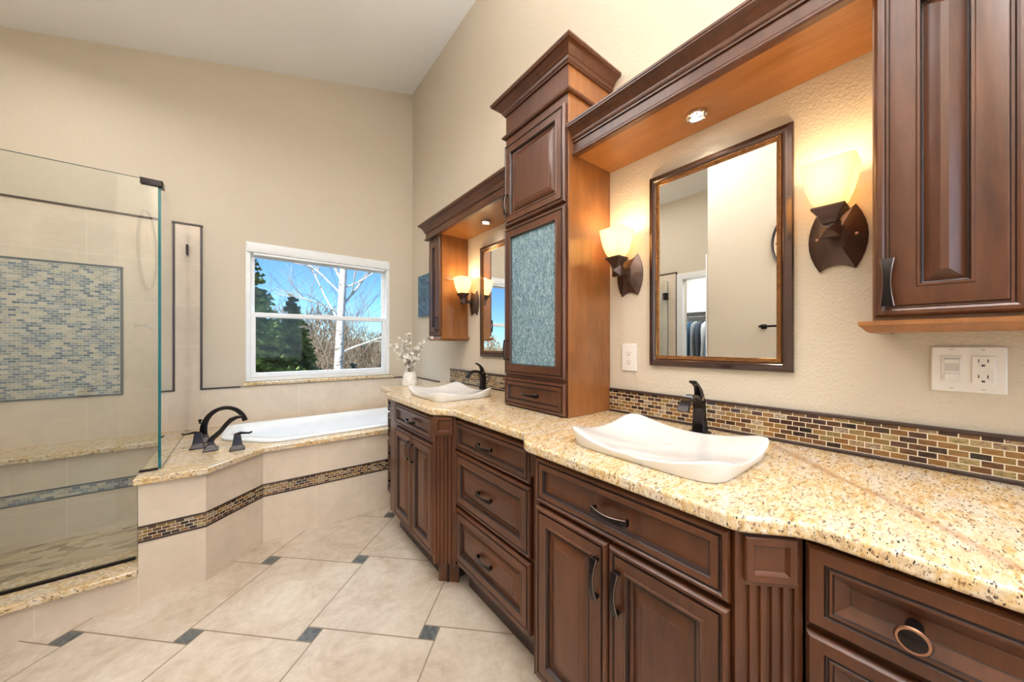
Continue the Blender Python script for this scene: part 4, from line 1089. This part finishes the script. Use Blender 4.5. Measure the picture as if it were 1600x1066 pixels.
for k, (c, nm) in enumerate(cols):
    y = 1.80 + k * 0.068
    t = thing('hanging_shirt', '%s shirt hanging on the closet rod, seen in the near mirror' % nm, 'shirt', (-2.46, y, 1.62), 'shirts hanging in the closet')
    fab = m_plain('fabric_' + nm.replace(' ', '_'), c, 0.85)
    mb = MB(); rg = []
    for z, hw, th in ((1.565, 0.035, 0.012), (1.555, 0.09, 0.016), (1.52, 0.19, 0.020), (1.45, 0.225, 0.022), (1.25, 0.225, 0.024), (1.05, 0.22, 0.026), (0.86, 0.225, 0.028)):
        ring = []
        for j in range(16):
            a = 2 * pi * j / 16
            w_ = 1 + 0.25 * sin(3 * a + z * 9 + k)
            ring.append((-2.46 + 0.02 * sin(z * 4 + k) + hw * cos(a), y + th * w_ * sin(a) + 0.01 * sin(z * 6 + k * 2), z + 0.01 * sin(a * 2 + k)))
        rg.append(ring)
    mb.rings(rg); build('shirt_body', mb, fab, t, smooth=True)
    mb = MB(); mb.tube([(-2.46, y, 1.563), (-2.46, y, 1.618), (-2.446, y, 1.645), (-2.452, y, 1.660), (-2.47, y, 1.658)], 0.002, 6); build('hanger_hook', mb, M['chrome'], t)

# added flush lamp housing, made up to go with the ceiling fill
def added_ceiling_fixture(x, y, r, label):
    z = ceil_z(x)
    t = thing('added_ceiling_lamp', label, 'ceiling lamp', (x, y, z), 'added round ceiling lamps out of view')
    mb = MB(); mb.lathe((x, y, z - 0.14), [(r, 0.20), (r, 0.05), (r - 0.02, 0.04), (0, 0.04)], 40); build('housing', mb, M['white'], t, smooth=True)
added_ceiling_fixture(-0.05, -0.55, 0.3, 'added round white lamp housing behind the camera, unseen')

# ------------------------------------------------------------------ outside: ground, spruce, bare trees, brush and a house
q = N('dry_lawn'); n_ = q.noise(0.9, 5, 0.7)
q.fin(q.ramp(n_, [(0.35, (0.20, 0.15, 0.08)), (0.6, (0.33, 0.27, 0.15)), (0.75, (0.22, 0.26, 0.12))]), 0.9)
mb = MB(); gz_ = -3.2
ny = 24; 
xs_ = [-60 + 7 * i for i in range(24)]; ys_ = [4.2 + 6 * j for j in range(14)]
rg = []
for y in ys_: rg.append([(x, y, gz_ + 0.055 * max(0, y - 16) + 0.4 * sin(x * 0.17 + y * 0.1)) for x in xs_])
mb.rings(rg, cap0=False, cap1=False, closed=False)
struct(build('ground', mb, q.mat, smooth=True))

gr1 = N('spruce_needles'); n_ = gr1.noise(2.5, 3, 0.6); gr1.fin(gr1.ramp(n_, [(0.35, (0.055, 0.12, 0.04)), (0.65, (0.30, 0.42, 0.13))]), 0.75)
bl1 = N('blue_spruce_needles'); n_ = bl1.noise(5, 3, 0.6); bl1.fin(bl1.ramp(n_, [(0.35, (0.10, 0.17, 0.14)), (0.65, (0.28, 0.36, 0.30))]), 0.75)
bark = m_plain('brown_bark', (0.12, 0.08, 0.05), 0.9)
def spruce(x, y, z0, h, r, label, mat, seed, dens=1.0):
    rd = random.Random(seed)
    t = thing('spruce_tree', label, 'tree', (x, y, z0), 'evergreens outside the window')
    mb = MB(); mb.tube([(x, y, z0), (x, y, z0 + h * 0.97)], [0.035 * h * 0.5, 0.01], 8); build('trunk', mb, bark, t)
    mb = MB(); nl = int(h * 8 * dens) + 4
    for k in range(nl):
        s = (k + 0.5) / nl; z = z0 + h * (0.04 + 0.95 * s); rr_ = r * (1 - s) ** 0.82 + 0.05
        nb = max(9, int(34 * (1 - s) * dens) + 8)
        for j in range(nb):
            a = 2 * pi * (j + rd.random()) / nb; L_ = rr_ * rd.uniform(0.72, 1.08); d = Vector((cos(a), sin(a), 0)); sd = Vector((-sin(a), cos(a), 0))
            base = Vector((x, y, z + rd.uniform(-.1, .1)))
            nseg = 7
            for i in range(nseg):
                u = (i + 0.8) / nseg; p = base + d * L_ * u + Vector((0, 0, -0.33 * L_ * u + 0.30 * L_ * max(0, u - 0.6)))
                w_ = (0.13 * (1.15 - u) * L_ ** 0.5 + 0.07) * min(1, 0.15 + L_ / 0.9)
                for q_ in range(3):
                    for sg in (-1, 1):
                        tip = p + sd * sg * w_ * rd.uniform(0.9, 1.9) + d * w_ * rd.uniform(0.4, 1.2) + Vector((0, 0, -w_ * rd.uniform(-0.15, 0.6)))
                        e1 = d * 0.05 + Vector((0, 0, 0.04 * rd.random())); mb.face([p - e1, p + e1 + Vector((0, 0, 0.035)), tip])
    build('foliage', mb, mat, t)
spruce(-0.35, 11.5, -3.1, 7.7, 2.7, 'dark green spruce at the left side of the window view', gr1.mat, 3)
spruce(1.15, 12.6, -3.1, 5.9, 1.5, 'slimmer green spruce right behind the big one', gr1.mat, 8)
spruce(3.15, 13.5, -3.2, 3.7, 1.6, 'pale blue spruce low in the middle of the window view', bl1.mat, 9, 0.8)

wbark = N('pale_birch_bark'); n_ = wbark.noise(7, 4, 0.7); wbark.fin(wbark.ramp(n_, [(0.36, (0.20, 0.17, 0.13)), (0.48, (0.72, 0.70, 0.66))]), 0.8)
tw_g = m_plain('grey_brown_twigs', (0.27, 0.21, 0.15), 0.9); tw_t = m_plain('tan_twigs', (0.36, 0.27, 0.17), 0.9); tw_w = m_plain('pale_twigs', (0.50, 0.44, 0.35), 0.9)
def branch(mb, p, d, L_, r, depth, rd, maxd, spread=0.75, grav=0.03, m=0):
    n = 4 if depth < 2 else 3; P = [p.copy()]; q_ = p.copy(); dd = d.copy()
    for k in range(n):
        dd = (dd + Vector((rd.gauss(0, .10), rd.gauss(0, .10), rd.gauss(0, .07) + grav))).normalized(); q_ = q_ + dd * L_ / n; P.append(q_.copy())
    mb.tube(P, [r * (1 - 0.45 * k / n) for k in range(n + 1)], 8 if depth < 2 else (5 if depth < 3 else 3), m if depth < 2 else 1)
    if depth >= maxd: return
    nc = rd.choice((3, 4)) if depth < 3 else 3
    for k in range(nc):
        s = rd.uniform(0.35, 1.0) if k else 1.0; i = min(n - 1, int(s * n)); pp = P[i].lerp(P[i + 1], min(1, s * n - i))
        rv = Vector((rd.gauss(0, 1), rd.gauss(0, 1), rd.gauss(0, 0.6))).normalized()
        branch(mb, pp, (dd + rv * spread).normalized(), L_ * rd.uniform(0.55, 0.78), r * 0.52, depth + 1, rd, maxd, spread, grav)
# white trunked tree in the middle right of the window
rd = random.Random(21)
tx, ty = 1.93, 10.0
t = thing('bare_tree', 'white barked leafless tree standing right of the window centre', 'tree', (tx, ty, -3.2))
mb = MB()
P = [(tx - 0.05, ty, -3.3), (tx - 0.02, ty, -1.5), (tx, ty, 0.2), (tx + 0.06, ty, 1.6), (tx + 0.14, ty, 3.2), (tx + 0.16, ty, 5.0), (tx + 0.2, ty, 7.0)]
mb.tube(P, [0.16, 0.13, 0.115, 0.10, 0.09, 0.07, 0.03], 12); build('trunk', mb, wbark.mat, t, smooth=True)
mb = MB()
for (z, d, L_, r) in ((1.75, (-0.5, 0.1, 1.0), 1.7, 0.028), (1.0, (0.9, -0.1, 0.25), 1.5, 0.032), (2.2, (0.7, 0.2, 0.85), 1.4, 0.034), (2.6, (-0.7, 0.1, 0.9), 1.3, 0.026), (2.7, (0.9, -0.1, 0.45), 1.2, 0.025), (3.0, (-0.6, -.2, 0.9), 1.6, 0.04), (3.3, (0.7, 0.1, 0.8), 1.5, 0.035), (0.3, (0.75, 0.2, -0.1), 1.3, 0.03), (2.1, (-0.9, 0.3, 0.3), 0.9, 0.018), (3.9, (-.6, 0.2, .7), 1.4, .03), (4.2, (.7, 0, .6), 1.4, .03)):
    branch(mb, Vector((tx + 0.06, ty, z)), Vector(d).normalized(), L_, r, 1, rd, 4, 0.62, 0.03)
build('branches', mb, [wbark.mat, tw_w], t)
def bare(x, y, z0, h, label, mat, seed, n=5, maxd=4, r0=0.05, group='bare trees and brush outside the window', name='bare_tree'):
    rd = random.Random(seed); t = thing(name, label, 'tree' if name == 'bare_tree' else 'shrub', (x, y, z0), group)
    mb = MB()
    for k in range(n):
        a = 2 * pi * k / n + rd.random(); branch(mb, Vector((x, y, z0)), Vector((cos(a) * 0.5, sin(a) * 0.5, 1)).normalized(), h * 0.42, r0, 1, rd, maxd, 0.55, 0.03)
    build('branches', mb, [mat, mat], t)
bare(1.75, 19.0, -3.2, 9.2, 'grey leafless tree behind the spruces', tw_g, 31, 5, 5, 0.05)
bare(6.3, 25.5, -3.0, 9.0, 'tan leafless tree behind the white trunk', tw_t, 32, 6, 5, 0.05)
bare(5.2, 20.5, -3.0, 6.8, 'grey leafless tree at the right side of the window view', tw_g, 33, 6, 5, 0.045)
for k, (x, y, h, mt, lab) in enumerate(((1.9, 12.2, 3.6, tw_t, 'tan leafless bush left of the pale spruce'), (3.6, 15.5, 4.4, tw_g, 'grey leafless bush behind the pale spruce'), (4.3, 13.2, 3.6, tw_t, 'tan leafless bush right of the pale spruce'), (6.6, 15.5, 3.3, tw_g, 'grey leafless bush in front of the distant house'), (0.2, 9.2, 3.2, tw_w, 'pale leafless bush in front of the big spruce'))):
    bare(x, y, -3.2, h * 1.15, lab, mt, 50 + k, 8, 4, 0.028, name='leafless_bush')
# far line of woods
q = N('distant_woods'); n_ = q.noise(1.4, 5, 0.75); q.fin(q.ramp(n_, [(0.35, (0.13, 0.11, 0.075)), (0.5, (0.27, 0.21, 0.14)), (0.68, (0.42, 0.36, 0.26))]), 0.95)
rd = random.Random(77)
mb = MB()
for k in range(17000):
    y = rd.uniform(22, 40); x = rd.uniform(0.05 * y, 0.80 * y); hh = (1.0 + 0.9 * sin(x * 0.9) * sin(y * 0.31 + 1) + 0.05 * (y - 22)) * (1.7 if x < 0.22 * y else 1.0)
    z = -3.2 + 0.055 * max(0, y - 16) + (hh + 2.6) * rd.random() ** 0.75
    c = Vector((x, y, z)); d = Vector((rd.gauss(0, 0.5), rd.gauss(0, 0.3), 1)).normalized() * rd.uniform(0.3, 0.9); w_ = Vector((rd.uniform(0.02, 0.055), 0.01, rd.gauss(0, 0.02)))
    mb.face([c - w_, c + w_, c + d])
tag(build('distant_brush', mb, q.mat), 'tan thicket of leafless brush along the horizon beyond the yard', 'brush', kind='stuff')
# house
t = thing('house', 'distant pale grey house at the right edge of the window view', 'house', (9.3, 21, -1))
mb = MB(); hx0, hx1, hy0, hy1, hz0, hz1 = 7.7, 11.5, 21, 24, -3.2, 1.75
mb.box(hx0, hx1, hy0, hy1, hz0, hz1); build('walls', mb, m_plain('grey_siding', (0.46, 0.47, 0.48), 0.8), t)
mb = MB(); mb.rings([[(hx0 - .4, hy0 - .5, hz1), (hx0 - .4, (hy0 + hy1) / 2, hz1 + 0.9), (hx0 - .4, hy1 + .5, hz1)], [(hx1 + .4, hy0 - .5, hz1), (hx1 + .4, (hy0 + hy1) / 2, hz1 + 0.9), (hx1 + .4, hy1 + .5, hz1)]]); build('roof', mb, m_plain('shingle_roof', (0.16, 0.14, 0.13), 0.9), t)
for x in (8.1, 9.2, 10.3):
    mb = MB(); mb.box(x, x + 0.5, hy0 - 0.05, hy0, 0.3, 1.2); build('window', mb, M['slot'], t)
